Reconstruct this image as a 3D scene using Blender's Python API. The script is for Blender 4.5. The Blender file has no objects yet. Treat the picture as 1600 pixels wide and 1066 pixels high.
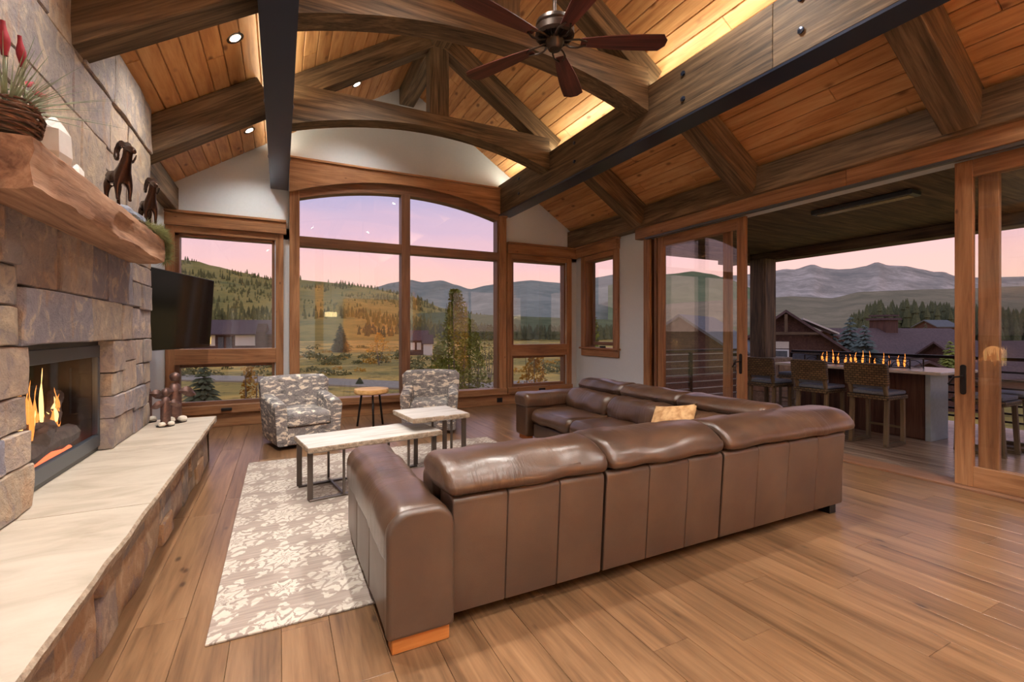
import bpy, bmesh, math, random
from mathutils import Vector, Matrix, noise as mnoise
random.seed(7)
sc = bpy.context.scene
COL = sc.collection
pi = math.pi
def srgb(r, g, b):
    f = lambda c: (c/255/12.92) if c/255 <= .04045 else ((c/255+.055)/1.055)**2.4
    return (f(r), f(g), f(b), 1)

# ------------------------------------------------------------------ camera
H = 1.45; FPX = 724.; HZ = 518.; TH = math.atan(362/724.)
S_, C_ = math.sin(TH), math.cos(TH)
cam = bpy.data.cameras.new('camera'); cam.sensor_width = 36; cam.lens = 36*FPX/1600
cam.shift_y = -(533-HZ)/1600; cam.clip_start = .05; cam.clip_end = 30000
camo = bpy.data.objects.new('camera', cam); COL.objects.link(camo)
camo.location = (0, 0, H); camo.rotation_euler = (pi/2, 0, -TH)
sc.camera = camo
# ------------------------------------------------------------------ sky
w = bpy.data.worlds.new('dusk_sky'); sc.world = w; w.use_nodes = True
nt = w.node_tree; nt.nodes.clear()
tc = nt.nodes.new('ShaderNodeTexCoord'); sp = nt.nodes.new('ShaderNodeSeparateXYZ')
rp = nt.nodes.new('ShaderNodeValToRGB'); bg = nt.nodes.new('ShaderNodeBackground'); wo = nt.nodes.new('ShaderNodeOutputWorld')
ns = nt.nodes.new('ShaderNodeTexNoise'); mp = nt.nodes.new('ShaderNodeMapping'); ad = nt.nodes.new('ShaderNodeMath'); ml = nt.nodes.new('ShaderNodeMath')
mp.inputs['Scale'].default_value = (2, 2, 14); ns.inputs['Scale'].default_value = 1.5; ns.inputs['Detail'].default_value = 5
L = nt.links.new
L(tc.outputs['Generated'], sp.inputs[0]); L(tc.outputs['Generated'], mp.inputs[0]); L(mp.outputs[0], ns.inputs[0])
ml.operation = 'MULTIPLY_ADD'; L(ns.outputs[0], ml.inputs[0]); ml.inputs[1].default_value = .09; ml.inputs[2].default_value = -.045
L(sp.outputs[2], ad.inputs[0]); L(ml.outputs[0], ad.inputs[1]); L(ad.outputs[0], rp.inputs[0])
cr = rp.color_ramp
cr.elements[0].position = 0; cr.elements[0].color = srgb(255, 212, 184)
cr.elements[1].position = 1; cr.elements[1].color = srgb(176, 180, 206)
for p, c in ((.07, (255, 206, 188)), (.13, (250, 200, 196)), (.2, (226, 190, 208)), (.27, (188, 178, 212)), (.36, (174, 174, 210)), (.6, (176, 178, 208))):
    e = cr.elements.new(p); e.color = srgb(*c)
L(rp.outputs[0], bg.inputs[0]); bg.inputs[1].default_value = 1.12; L(bg.outputs[0], wo.inputs[0])
# ------------------------------------------------------------------ exposure
sc.view_settings.view_transform = 'Standard'; sc.view_settings.look = 'None'
sc.view_settings.gamma = 1; sc.view_settings.use_curve_mapping = False
sc.view_settings.exposure = 0.08
sc.cycles.max_bounces = 8; sc.cycles.diffuse_bounces = 4; sc.cycles.glossy_bounces = 4; sc.cycles.transparent_max_bounces = 12
LAMP = 1.04        # scales every lamp in the house
WARM = (1, .955, .885)

# ------------------------------------------------------------------ pixel rays (measuring the place)
def ray(u, v=HZ):
    r = (u-800)/FPX
    return r*C_+S_, -r*S_+C_, (HZ-v)/FPX
def far(u, v, F):           # point at forward depth F
    d = ray(u, v); return Vector((d[0]*F, d[1]*F, H+d[2]*F))

# ------------------------------------------------------------------ materials
class NT:
    def __init__(s, name):
        s.m = bpy.data.materials.new(name); s.m.use_nodes = True; s.t = s.m.node_tree; s.t.nodes.clear()
        s.out = s.n('ShaderNodeOutputMaterial'); s.b = s.n('ShaderNodeBsdfPrincipled'); s.l(s.b.outputs[0], s.out.inputs[0])
    def n(s, k, **kw):
        x = s.t.nodes.new(k)
        for a, v in kw.items(): setattr(x, a, v)
        return x
    def l(s, a, b): s.t.links.new(a, b)
    def setin(s, i, v):
        if hasattr(v, 'links') or isinstance(v, bpy.types.NodeSocket): s.l(v, i)
        else: i.default_value = v
    def math(s, op, a, b=0., c=None):
        x = s.n('ShaderNodeMath', operation=op); s.setin(x.inputs[0], a); s.setin(x.inputs[1], b)
        if c is not None: s.setin(x.inputs[2], c)
        return x.outputs[0]
    def coords(s, scale=(1, 1, 1), rnd=0., kind='Object'):
        t = s.n('ShaderNodeTexCoord'); v = t.outputs[kind]
        if rnd:
            o = s.n('ShaderNodeObjectInfo'); a = s.n('ShaderNodeVectorMath', operation='ADD'); m = s.math('MULTIPLY', o.outputs['Random'], rnd)
            s.l(v, a.inputs[0]); s.l(m, a.inputs[1]); v = a.outputs[0]
        m = s.n('ShaderNodeVectorMath', operation='MULTIPLY'); s.l(v, m.inputs[0]); m.inputs[1].default_value = scale
        return m.outputs[0]
    def noise(s, vec, scale=1, detail=4, rough=.55, dist=0.):
        x = s.n('ShaderNodeTexNoise'); s.l(vec, x.inputs['Vector']); x.inputs['Scale'].default_value = scale
        x.inputs['Detail'].default_value = detail; x.inputs['Roughness'].default_value = rough; x.inputs['Distortion'].default_value = dist
        return x.outputs[0]
    def voro(s, vec, scale=1, out='Distance', feat='F1'):
        x = s.n('ShaderNodeTexVoronoi', feature=feat); s.l(vec, x.inputs['Vector']); x.inputs['Scale'].default_value = scale
        return x.outputs[out]
    def ramp(s, fac, stops):
        x = s.n('ShaderNodeValToRGB'); s.l(fac, x.inputs[0]); e = x.color_ramp.elements
        e[0].position, e[0].color = stops[0]; e[1].position, e[1].color = stops[-1]
        for p, c in stops[1:-1]:
            q = e.new(p); q.color = c
        return x.outputs[0]
    def mix(s, fac, a, b, mode='MIX'):
        x = s.n('ShaderNodeMix', data_type='RGBA', blend_type=mode); s.setin(x.inputs[0], fac); s.setin(x.inputs[6], a); s.setin(x.inputs[7], b)
        return x.outputs[2]
    def step(s, v, a, b):
        x = s.n('ShaderNodeMapRange', interpolation_type='SMOOTHSTEP'); s.l(v, x.inputs[0]); x.inputs[1].default_value = a; x.inputs[2].default_value = b
        return x.outputs[0]
    def vary(s, col, amt):
        o = s.n('ShaderNodeObjectInfo'); x = s.n('ShaderNodeHueSaturation'); s.l(col, x.inputs['Color'])
        s.l(s.math('MULTIPLY_ADD', o.outputs['Random'], 2*amt, 1-amt), x.inputs['Value']); return x.outputs[0]
    def bump(s, h, st=.3, d=.01):
        x = s.n('ShaderNodeBump'); s.l(h, x.inputs['Height']); x.inputs['Strength'].default_value = st; x.inputs['Distance'].default_value = d
        s.l(x.outputs[0], s.b.inputs['Normal'])
    def base(s, c, rough=.5, spec=None, metal=0.):
        s.setin(s.b.inputs['Base Color'], c); s.setin(s.b.inputs['Roughness'], rough); s.b.inputs['Metallic'].default_value = metal
        if spec is not None: s.b.inputs['Specular IOR Level'].default_value = spec
        return s.m

def wood(name, dark, mid, light, knot=None, rough=.5, var=.14, knots=.0, g=8., bump=.12, spec=.4):
    s = NT(name); v = s.coords((.55, g, g), 40.)
    n1 = s.noise(v, 1, 5, .62, 1.6); n2 = s.noise(s.coords((1.8, g*6, g*6), 40.), 1, 3, .6, .6)
    f = s.math('ADD', s.math('MULTIPLY', n1, .62), s.math('MULTIPLY', n2, .38))
    c = s.ramp(f, [(.36, dark), (.5, mid), (.64, light)])
    if knots:
        d = s.voro(s.coords((2.6, 5.6, 5.6), 17.), 1.0)
        k = s.step(d, .17*knots, .05*knots)
        c = s.mix(s.math('MULTIPLY', k, .85), c, knot or dark)
    c = s.vary(c, var); s.bump(f, bump, .01)
    return s.base(c, rough, spec)
def plain(name, c, rough=.5, metal=0., spec=None, n=0., sc_=20):
    s = NT(name)
    if n:
        f = s.noise(s.coords((sc_,)*3, 9.), 1, 4)
        c2 = tuple(max(0, x*(1-n)) for x in c[:3])+(1,); c3 = tuple(min(1, x*(1+n)) for x in c[:3])+(1,)
        c = s.ramp(f, [(.35, c2), (.65, c3)]); s.bump(f, .15, .004)
    return s.base(c, rough, spec, metal)
def emit(name, c, st):
    s = NT(name); s.b.inputs['Base Color'].default_value = (0, 0, 0, 1); s.b.inputs['Emission Color'].default_value = c; s.b.inputs['Emission Strength'].default_value = st
    return s.m

M = {}
M['floor'] = wood('oak_floor', srgb(92, 66, 45), srgb(121, 89, 62), srgb(140, 106, 76), srgb(58, 40, 30), .28, .13, .75, 6., .12)
M['pine'] = wood('pine_boards', srgb(166, 110, 66), srgb(197, 142, 90), srgb(212, 163, 112), srgb(104, 60, 34), .45, .13, 1.25, 4., .08)
M['beam'] = wood('dark_timber', srgb(48, 36, 25), srgb(96, 76, 55), srgb(132, 107, 79), None, .6, .12, 0, 7., .4)
M['trim'] = wood('alder_trim', srgb(118, 80, 54), srgb(152, 108, 74), srgb(176, 130, 92), srgb(84, 50, 32), .42, .09, .5, 6., .1)
M['frame'] = wood('window_wood', srgb(92, 62, 46), srgb(120, 84, 62), srgb(140, 102, 78), None, .45, .08, 0, 8., .1)
M['deck'] = wood('deck_wood', srgb(118, 96, 80), srgb(152, 130, 114), srgb(176, 156, 140), None, .24, .16, 0, 7., .2)
M['slab'] = wood('live_slab', srgb(186, 130, 72), srgb(214, 164, 102), srgb(232, 190, 132), None, .45, .1, 0, 6., .1)
M['foot'] = wood('orange_wood_foot', srgb(164, 96, 42), srgb(190, 118, 58), srgb(206, 136, 74), None, .35, .08, 0, 6., .06)
M['mantel'] = wood('hewn_timber', srgb(112, 78, 60), srgb(158, 118, 92), srgb(190, 150, 120), srgb(70, 46, 34), .7, .02, .5, 5., .9)
M['blade'] = wood('fan_blade_wood', srgb(52, 26, 26), srgb(84, 44, 40), srgb(110, 62, 54), None, .35, .05, 0, 9., .08)
M['siding'] = wood('brown_siding', srgb(66, 44, 36), srgb(88, 60, 50), srgb(106, 76, 62), None, .8, .1, 0, 6., .1)
M['roof'] = plain('brown_shingles', srgb(92, 72, 70), .9, n=.22, sc_=6)
M['roof_grey'] = plain('grey_shingles', srgb(98, 100, 102), .9, n=.18, sc_=6)
M['wall'] = plain('white_plaster', srgb(205, 211, 217), .85, n=.015, sc_=30)
M['steel'] = plain('dark_steel', srgb(56, 64, 84), .3, .6)
M['bronze'] = plain('bronze', srgb(72, 62, 56), .35, .8)
M['iron'] = plain('dark_iron', srgb(40, 36, 36), .45, .6)
M['legmetal'] = plain('table_leg_metal', srgb(108, 98, 92), .38, .75)
M['black'] = plain('black_plastic', srgb(18, 18, 20), .35)
M['firemetal'] = plain('fireplace_frame_metal', srgb(86, 92, 100), .35, .6)
M['white'] = plain('white_paint', srgb(232, 232, 230), .6)
M['cream'] = plain('cream_stone', srgb(222, 212, 196), .5, n=.05)
M['copper'] = plain('aged_metal_leaf', srgb(112, 88, 82), .4, .75, n=.2)
M['rock'] = plain('statue_rock', srgb(150, 158, 176), .35, .2, n=.3, sc_=30)
M['snow'] = plain('selenite', srgb(236, 230, 226), .25, n=.03)
M['twig'] = wood('twig', srgb(62, 40, 30), srgb(104, 72, 54), srgb(142, 106, 82), None, .8, .3, 0, 12, .4)
M['grass_leaf'] = plain('air_plant_leaf', srgb(148, 158, 132), .6, n=.2)
M['red'] = plain('red_plume', srgb(150, 44, 58), .8, n=.2)
M['garland'] = plain('garland_green', srgb(146, 152, 108), .8, n=.3)
M['spruce'] = plain('spruce_needles', srgb(88, 92, 60), .9, n=.3, sc_=4)
M['spruce_blue'] = plain('blue_spruce_needles', srgb(96, 108, 100), .9, n=.25, sc_=4)
M['aspen'] = plain('aspen_leaves', srgb(140, 146, 60), .8, n=.35, sc_=2)
M['gold_leaf'] = plain('golden_leaves', srgb(196, 150, 50), .8, n=.25, sc_=2)
M['bark'] = plain('bark', srgb(120, 108, 92), .9, n=.2)
M['bush'] = plain('meadow_willow', srgb(116, 114, 66), .95, n=.3, sc_=1.5)
M['road'] = plain('asphalt', srgb(158, 146, 124), .9, n=.05)
M['cushion_blue'] = plain('grey_blue_cushion', srgb(112, 122, 140), .8, n=.1)
M['granite'] = plain('light_stone_top', srgb(228, 222, 214), .2, n=.06)
M['cabinet'] = wood('amber_cabinet', srgb(150, 84, 24), srgb(186, 112, 38), srgb(206, 136, 56), None, .4, .06, 0, 5, .05)

def stone_mat(name, cols, b=1.):
    s = NT(name); o = s.n('ShaderNodeObjectInfo')
    c0 = s.ramp(o.outputs['Random'], [(i/(len(cols)-1), c) for i, c in enumerate(cols)])
    v = s.coords((1, 1, 1), 31.); n1 = s.noise(v, 7, 6, .65, .8); n2 = s.noise(v, 26, 5, .7)
    c = s.mix(s.math('MULTIPLY', s.step(n1, .5, .64), .55), c0, srgb(196, 172, 146)); c = s.mix(s.math('MULTIPLY', s.step(n1, .48, .34), .55), c, srgb(112, 106, 118))
    rust = s.noise(s.coords((1, 1.4, .6), 77.), 5, 4, .6)
    c = s.mix(s.math('MULTIPLY', s.step(rust, .56, .68), .4), c, srgb(166, 124, 90))
    c = s.mix(s.math('MULTIPLY', s.step(n2, .46, .3), .3), c, srgb(84, 74, 72))
    s.bump(s.math('ADD', s.math('MULTIPLY', n1, .6), s.math('MULTIPLY', n2, .5)), .75*b, .03)
    return s.base(c, .75, .3)
M['stone'] = stone_mat('fireplace_stone', [srgb(150, 138, 128), srgb(132, 124, 126), srgb(166, 148, 128), srgb(124, 120, 132), srgb(170, 150, 132), srgb(142, 130, 132), srgb(156, 138, 122)])
M['riser'] = stone_mat('hearth_riser_stone', [srgb(146, 128, 110), srgb(176, 134, 98), srgb(128, 122, 122), srgb(158, 132, 104), srgb(136, 114, 96)])
s = NT('mortar'); M['mortar'] = s.base(srgb(104, 92, 84), .95)
def limestone():
    s = NT('hearth_limestone'); n1 = s.noise(s.coords((1.2, 3, 8), 20.), 2, 5, .6, .5); n2 = s.noise(s.coords((60,)*3), 1, 3)
    c = s.ramp(n1, [(.3, srgb(162, 148, 131)), (.5, srgb(182, 169, 153)), (.7, srgb(192, 180, 165))]); s.bump(n2, .08, .004)
    return s.base(s.vary(c, .03), .55)
M['limestone'] = limestone()
def rough_edge():
    s = NT('chiseled_edge'); n = s.noise(s.coords((22, 22, 22)), 1, 6, .7)
    s.bump(n, 1, .03); return s.base(s.ramp(n, [(.3, srgb(132, 110, 92)), (.7, srgb(200, 178, 154))]), .8)
M['chisel'] = rough_edge()
def travertine():
    s = NT('travertine'); n = s.noise(s.coords((3, 14, 14), 5.), 1, 5, .6, .6)
    s.bump(n, .2, .005); return s.base(s.ramp(n, [(.3, srgb(168, 160, 150)), (.55, srgb(196, 190, 184)), (.8, srgb(208, 204, 198))]), .45)
M['travertine'] = travertine()
def leather(name, c1, c2, c3, rough=.34, wr=.5, fold=None):
    s = NT(name); v = s.coords((1, 1, 1), 13.)
    n1 = s.noise(v, 3, 4, .6, .4); fine = s.voro(v, 170.); wn = s.noise(v, 2.2, 2, .5, .6)
    h_ = s.math('ADD', s.math('MULTIPLY', fine, .02), s.math('MULTIPLY', wn, wr))
    if fold:
        f1 = s.noise(s.coords(fold, 13.), 1, 3, .55, .5); msk = s.step(s.noise(v, 1.6, 2), .42, .62)
        h_ = s.math('ADD', h_, s.math('MULTIPLY', s.math('MULTIPLY', f1, msk), .5))
    c = s.ramp(n1, [(.3, c1), (.5, c2), (.7, c3)])
    s.bump(h_, .6, .03); s.b.inputs['Coat Weight'].default_value = .35; s.b.inputs['Coat Roughness'].default_value = rough*.75
    return s.base(c, rough, .6)
LC = (srgb(58, 39, 28), srgb(76, 52, 37), srgb(92, 65, 46))
M['leather'] = leather('brown_leather', *LC, .29, .35)
M['leather_x'] = leather('brown_leather_folds_across', *LC, .33, .3, (26, 5, 5))
M['leather_y'] = leather('brown_leather_folds_along', *LC, .33, .3, (5, 26, 5))
M['leather_back'] = leather('brown_leather_flat', srgb(73, 54, 43), srgb(82, 61, 48), srgb(91, 69, 54), .44, .12)
def camo():
    s = NT('patterned_upholstery'); v = s.coords((9, 9, 24), 9.)
    n1 = s.noise(v, 1.0, 5, .62, .5); n2 = s.noise(s.coords((160,)*3), 1, 2)
    g = s.ramp(n2, [(.36, srgb(96, 92, 94)), (.64, srgb(166, 160, 158))])
    c = s.mix(s.step(n1, .545, .575), g, srgb(226, 214, 198)); c = s.mix(s.math('MULTIPLY', s.step(n1, .42, .36), .6), c, srgb(74, 68, 68))
    s.bump(n2, .25, .004); return s.base(c, .9, .2)
M['camo'] = camo()
def rugmat():
    s = NT('damask_rug'); t = s.n('ShaderNodeTexCoord'); q = s.n('ShaderNodeSeparateXYZ'); s.l(t.outputs['Object'], q.inputs[0])
    wob = s.noise(t.outputs['Object'], 13, 3); wb = s.math('MULTIPLY_ADD', wob, .13, -.065)
    X = s.math('ADD', q.outputs[0], wb); Y = s.math('ADD', q.outputs[1], wb)
    def motif(ox, oy, R, k, ph):
        px = s.math('SUBTRACT', s.math('FRACT', s.math('DIVIDE', s.math('ADD', X, 20+ox), .62)), .5)
        py = s.math('SUBTRACT', s.math('FRACT', s.math('DIVIDE', s.math('ADD', Y, 20+oy), .78)), .5)
        px = s.math('MULTIPLY', px, .62); py = s.math('MULTIPLY', py, .78)
        r = s.math('SQRT', s.math('ADD', s.math('MULTIPLY', px, px), s.math('MULTIPLY', py, s.math('MULTIPLY', py, .72))))
        a = s.math('ARCTAN2', py, px)
        pet = s.math('ABSOLUTE', s.math('SINE', s.math('MULTIPLY_ADD', a, k*.5, ph)))
        edge = s.math('MULTIPLY_ADD', pet, R*.42, R*.62)
        inside = s.step(s.math('SUBTRACT', edge, r), 0, .012)
        rings = s.step(s.math('SINE', s.math('ADD', s.math('MULTIPLY', r, 88.), s.math('MULTIPLY', pet, 4.2))), -.75, -.2)
        return s.math('MULTIPLY', inside, rings)
    m1 = motif(0, 0, .20, 10, 0); m2 = motif(.31, .39, .20, 8, .4); m3 = motif(.31, 0, .11, 6, .2); m4 = motif(0, .39, .11, 6, .2)
    m = s.math('MAXIMUM', s.math('MAXIMUM', m1, m2), s.math('MAXIMUM', m3, m4))
    wear = s.step(s.noise(s.coords((5, 26, 26)), 1, 4, .6), .3, .55); m = s.math('MULTIPLY', m, s.math('MULTIPLY_ADD', wear, .55, .45))
    st = s.noise(s.coords((4, 60, 60)), 1, 3)
    ground = s.ramp(st, [(.3, srgb(140, 126, 118)), (.7, srgb(168, 153, 143))])
    c = s.mix(s.math('MULTIPLY', m, .85), ground, srgb(202, 192, 180))
    s.bump(s.math('ADD', m, s.noise(s.coords((300,)*3), 1, 2)), .35, .006)
    return s.base(c, .95, .1)
M['rug'] = rugmat()
def glass(name, tint=(1, 1, 1, 1), ior=1.5, gz_=1.):
    s = NT(name); s.t.nodes.remove(s.b)
    tr = s.n('ShaderNodeBsdfTransparent'); gl = s.n('ShaderNodeBsdfGlossy'); mx = s.n('ShaderNodeMixShader'); fr = s.n('ShaderNodeFresnel')
    s.t.nodes.remove(fr); lw = s.n('ShaderNodeLayerWeight'); lw.inputs['Blend'].default_value = .5; r0 = ((ior-1)/(ior+1))**2
    tr.inputs[0].default_value = tint; gl.inputs['Roughness'].default_value = 0.
    s.l(s.math('MULTIPLY_ADD', s.math('POWER', lw.outputs['Facing'], 5.), (1-r0)*gz_, r0), mx.inputs[0]); s.l(tr.outputs[0], mx.inputs[1]); s.l(gl.outputs[0], mx.inputs[2]); s.l(mx.outputs[0], s.out.inputs[0])
    return s.m
M['glass'] = glass('window_glass', ior=1.6)
M['fireglass'] = glass('fireplace_glass', (.92, .94, .98, 1), 1.22, .3)
def tvmat():
    s = NT('tv_screen'); return s.base(srgb(8, 8, 10), .12, .5)
M['screen'] = tvmat()
def meadow():
    s = NT('meadow_grass'); v = s.coords((1, 1, 1)); n1 = s.noise(v, .06, 5, .65, .6); n2 = s.noise(v, .5, 5, .7)
    c = s.ramp(n1, [(.3, srgb(122, 120, 66)), (.48, srgb(172, 148, 78)), (.6, srgb(220, 178, 92)), (.75, srgb(140, 130, 70))])
    c = s.mix(s.math('MULTIPLY', s.step(n2, .5, .34), .7), c, srgb(74, 78, 50)); return s.base(c, .95, .1)
M['meadow'] = meadow()
def hillmat(name, a, b, c_, sc_):
    s = NT(name); v = s.coords((sc_, sc_, sc_*2)); n1 = s.noise(v, 1, 6, .7, .4); n2 = s.noise(v, 6, 4, .7)
    f = s.math('ADD', s.math('MULTIPLY', n1, .7), s.math('MULTIPLY', n2, .3))
    return s.base(s.ramp(f, [(.36, a), (.5, b), (.64, c_)]), .95, .05)
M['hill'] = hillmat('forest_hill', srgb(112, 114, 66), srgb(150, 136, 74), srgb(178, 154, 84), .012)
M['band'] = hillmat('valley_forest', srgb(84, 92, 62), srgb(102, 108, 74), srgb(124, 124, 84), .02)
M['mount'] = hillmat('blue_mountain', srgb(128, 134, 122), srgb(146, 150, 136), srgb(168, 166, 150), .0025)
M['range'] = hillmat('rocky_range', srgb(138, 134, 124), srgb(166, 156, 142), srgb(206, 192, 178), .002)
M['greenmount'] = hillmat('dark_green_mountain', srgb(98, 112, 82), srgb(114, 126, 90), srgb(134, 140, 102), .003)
M['midhill'] = hillmat('sage_hill', srgb(116, 110, 88), srgb(134, 124, 98), srgb(154, 140, 112), .006)
M['forest'] = plain('conifer_forest', srgb(112, 110, 62), .95, n=.3, sc_=.05)
def weave():
    s = NT('wicker_weave'); b = s.n('ShaderNodeTexBrick'); v = s.n('ShaderNodeTexCoord'); q = s.n('ShaderNodeSeparateXYZ'); cb = s.n('ShaderNodeCombineXYZ')
    s.l(v.outputs['Object'], q.inputs[0]); s.l(s.math('ADD', q.outputs[1], q.outputs[0]), cb.inputs[0]); s.l(q.outputs[2], cb.inputs[1]); s.l(cb.outputs[0], b.inputs[0])
    b.inputs['Color1'].default_value = srgb(128, 104, 72); b.inputs['Color2'].default_value = srgb(92, 76, 52); b.inputs['Mortar'].default_value = srgb(46, 36, 26)
    b.inputs['Scale'].default_value = 9; b.inputs['Mortar Size'].default_value = .045; b.inputs['Row Height'].default_value = .27; b.inputs['Brick Width'].default_value = .5
    s.bump(b.outputs['Fac'], .6, -.006); return s.base(b.outputs[0], .6)
M['wicker'] = weave()
M['seatstripe'] = plain('striped_seat', srgb(120, 126, 140), .8, n=.15, sc_=60)
M['panelgrey'] = plain('blue_grey_panel', srgb(168, 182, 190), .5, n=.05)
M['stoolwood'] = wood('stool_leg_wood', srgb(86, 72, 54), srgb(116, 98, 74), srgb(138, 118, 92), None, .6, .08, 0, 8, .1)
M['flame'] = emit('flame', (1, .30, .05, 1), 1.7)
M['flame_hot'] = emit('flame_core', (1, .58, .18, 1), 2.8)
M['ember'] = emit('ember_glow', (1, .12, .04, 1), 3.)
M['log'] = plain('charred_log', srgb(96, 78, 68), .9, n=.35, sc_=25)
M['lamp_lens'] = emit('lamp_lens', (1, .9, .74, 1), 30.)
M['led'] = emit('led_strip', (1, .95, .74, 1), 19.)
M['lit_window'] = emit('lit_house_window', (1, .66, .18, 1), 1.6)
M['pendant'] = emit('pendant_glow', (1, .75, .35, 1), 10.)

# ------------------------------------------------------------------ builders
BASE = Matrix()
WM = {}
def link(o, world, parent=None):
    COL.objects.link(o); WM[o.name] = world
    if parent is not None:
        o.parent = parent; o.matrix_parent_inverse = Matrix(); o.matrix_basis = WM[parent.name].inverted() @ world
    else: o.matrix_basis = world
    return o
def tag(o, label=None, cat=None, group=None, kind=None):
    if label: o['label'] = label
    if cat: o['category'] = cat
    if group: o['group'] = group
    if kind: o['kind'] = kind
    return o
def thing(name, loc, label=None, cat=None, group=None, kind=None, parent=None):
    o = bpy.data.objects.new(name, None); o.empty_display_size = .1
    link(o, BASE @ Matrix.Translation(Vector(loc)), parent); return tag(o, label, cat, group, kind)
def mesh(name, verts, faces, mat, parent=None, smooth=False, mtx=None, flat_faces=None):
    """verts in BASE space (or in the frame mtx, relative to BASE); origin put at the centre"""
    me = bpy.data.meshes.new(name)
    if mtx is None:
        n = len(verts); c = Vector(((min(v[0] for v in verts)+max(v[0] for v in verts))/2, (min(v[1] for v in verts)+max(v[1] for v in verts))/2, min(v[2] for v in verts)))
        mtx = Matrix.Translation(c); verts = [(v[0]-c[0], v[1]-c[1], v[2]-c[2]) for v in verts]
    me.from_pydata([tuple(v) for v in verts], [], faces); me.validate(); me.update()
    if smooth:
        me.polygons.foreach_set('use_smooth', [True]*len(me.polygons)); me.set_sharp_from_angle(angle=math.radians(38))
        if flat_faces:
            for i in flat_faces:
                if i < len(me.polygons): me.polygons[i].use_smooth = False
    me.materials.append(M[mat] if isinstance(mat, str) else mat)
    return link(bpy.data.objects.new(name, me), BASE @ mtx, parent)
def fix(o):
    bm = bmesh.new(); bm.from_mesh(o.data); bmesh.ops.recalc_face_normals(bm, faces=bm.faces); bm.to_mesh(o.data); bm.free(); return o
CUBE_F = [(0, 3, 2, 1), (4, 5, 6, 7), (0, 1, 5, 4), (1, 2, 6, 5), (2, 3, 7, 6), (3, 0, 4, 7)]
def boxmesh(name, sx, sy, sz, mat, bevel=0., seg=1):
    me = bpy.data.meshes.new(name); bm = bmesh.new()
    vs = [bm.verts.new(p) for p in ((-sx, -sy, -sz), (sx, -sy, -sz), (sx, sy, -sz), (-sx, sy, -sz), (-sx, -sy, sz), (sx, -sy, sz), (sx, sy, sz), (-sx, sy, sz))]
    for f in CUBE_F: bm.faces.new([vs[i] for i in f])
    if bevel: bmesh.ops.bevel(bm, geom=bm.edges[:], offset=bevel, segments=seg, affect='EDGES', profile=.5)
    bm.to_mesh(me); bm.free()
    if seg > 1: me.polygons.foreach_set('use_smooth', [True]*len(me.polygons))
    me.materials.append(M[mat] if isinstance(mat, str) else mat); return me
AX = {'x': Matrix(), 'y': Matrix.Rotation(pi/2, 4, 'Z'), 'z': Matrix.Rotation(-pi/2, 4, 'Y')}
def box(name, x, y, z, mat, parent=None, bevel=0., seg=1, axis=None):
    """axis = grain axis (local X runs along it)"""
    sx, sy, sz = abs(x[1]-x[0])/2, abs(y[1]-y[0])/2, abs(z[1]-z[0])/2
    c = Vector(((x[0]+x[1])/2, (y[0]+y[1])/2, (z[0]+z[1])/2))
    if axis is None: axis = 'xyz'[max(range(3), key=lambda i: (sx, sy, sz)[i])]
    d = {'x': (sx, sy, sz), 'y': (sy, sx, sz), 'z': (sz, sy, sx)}[axis]
    me = boxmesh(name, *d, mat, bevel, seg)
    return link(bpy.data.objects.new(name, me), BASE @ Matrix.Translation(c) @ AX[axis], parent)
def frame_of(p0, p1, up=(0, 0, 1)):
    p0, p1 = Vector(p0), Vector(p1); X = (p1-p0).normalized(); U = Vector(up)
    if abs(X.dot(U)) > .99: U = Vector((0, 1, 0))
    Y = U.cross(X).normalized(); Z = X.cross(Y)
    m = Matrix((X, Y, Z)).transposed().to_4x4(); m.translation = (p0+p1)/2; return m
def bar(name, p0, p1, wd, ht, mat, parent=None, bevel=0., up=(0, 0, 1), seg=1):
    l = (Vector(p1)-Vector(p0)).length
    me = boxmesh(name, l/2, wd/2, ht/2, mat, bevel, seg)
    return link(bpy.data.objects.new(name, me), BASE @ frame_of(p0, p1, up), parent)
def stations(name, rings, mat, parent=None, smooth=True, closed_ends=True, loop=False):
    n = len(rings[0]); vs = [p for r in rings for p in r]; fs = []; k = len(rings)
    for i in range(k if loop else k-1):
        a, b = i*n, ((i+1) % k)*n
        for j in range(n): fs.append((a+j, a+(j+1) % n, b+(j+1) % n, b+j))
    flat = []
    if closed_ends and not loop:
        flat = [len(fs), len(fs)+1]; fs.append(tuple(range(n))[::-1]); fs.append(tuple(range((k-1)*n, k*n)))
    return fix(mesh(name, vs, fs, mat, parent, smooth, None, flat))
def tube(name, pts, r, mat, parent=None, n=8, taper=None):
    pts = [Vector(p) for p in pts]; rings = []
    t0 = (pts[1]-pts[0]).normalized(); up = Vector((0, 0, 1)) if abs(t0.z) < .9 else Vector((1, 0, 0)); nrm = (up - t0*up.dot(t0)).normalized()
    for i, p in enumerate(pts):
        t = (pts[min(i+1, len(pts)-1)]-pts[max(i-1, 0)]).normalized(); nrm = (nrm - t*nrm.dot(t)).normalized(); b = t.cross(nrm)
        rr = r*(taper(i/(len(pts)-1)) if taper else 1)
        rings.append([p+(nrm*math.cos(a)+b*math.sin(a))*rr for a in (2*pi*k/n for k in range(n))])
    return stations(name, rings, mat, parent)
def lathe(name, prof, c, mat, parent=None, n=20, smooth=True):
    rings = [[(c[0]+r*math.cos(2*pi*k/n), c[1]+r*math.sin(2*pi*k/n), c[2]+z) for k in range(n)] for r, z in prof]
    return stations(name, rings, mat, parent, smooth)
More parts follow.
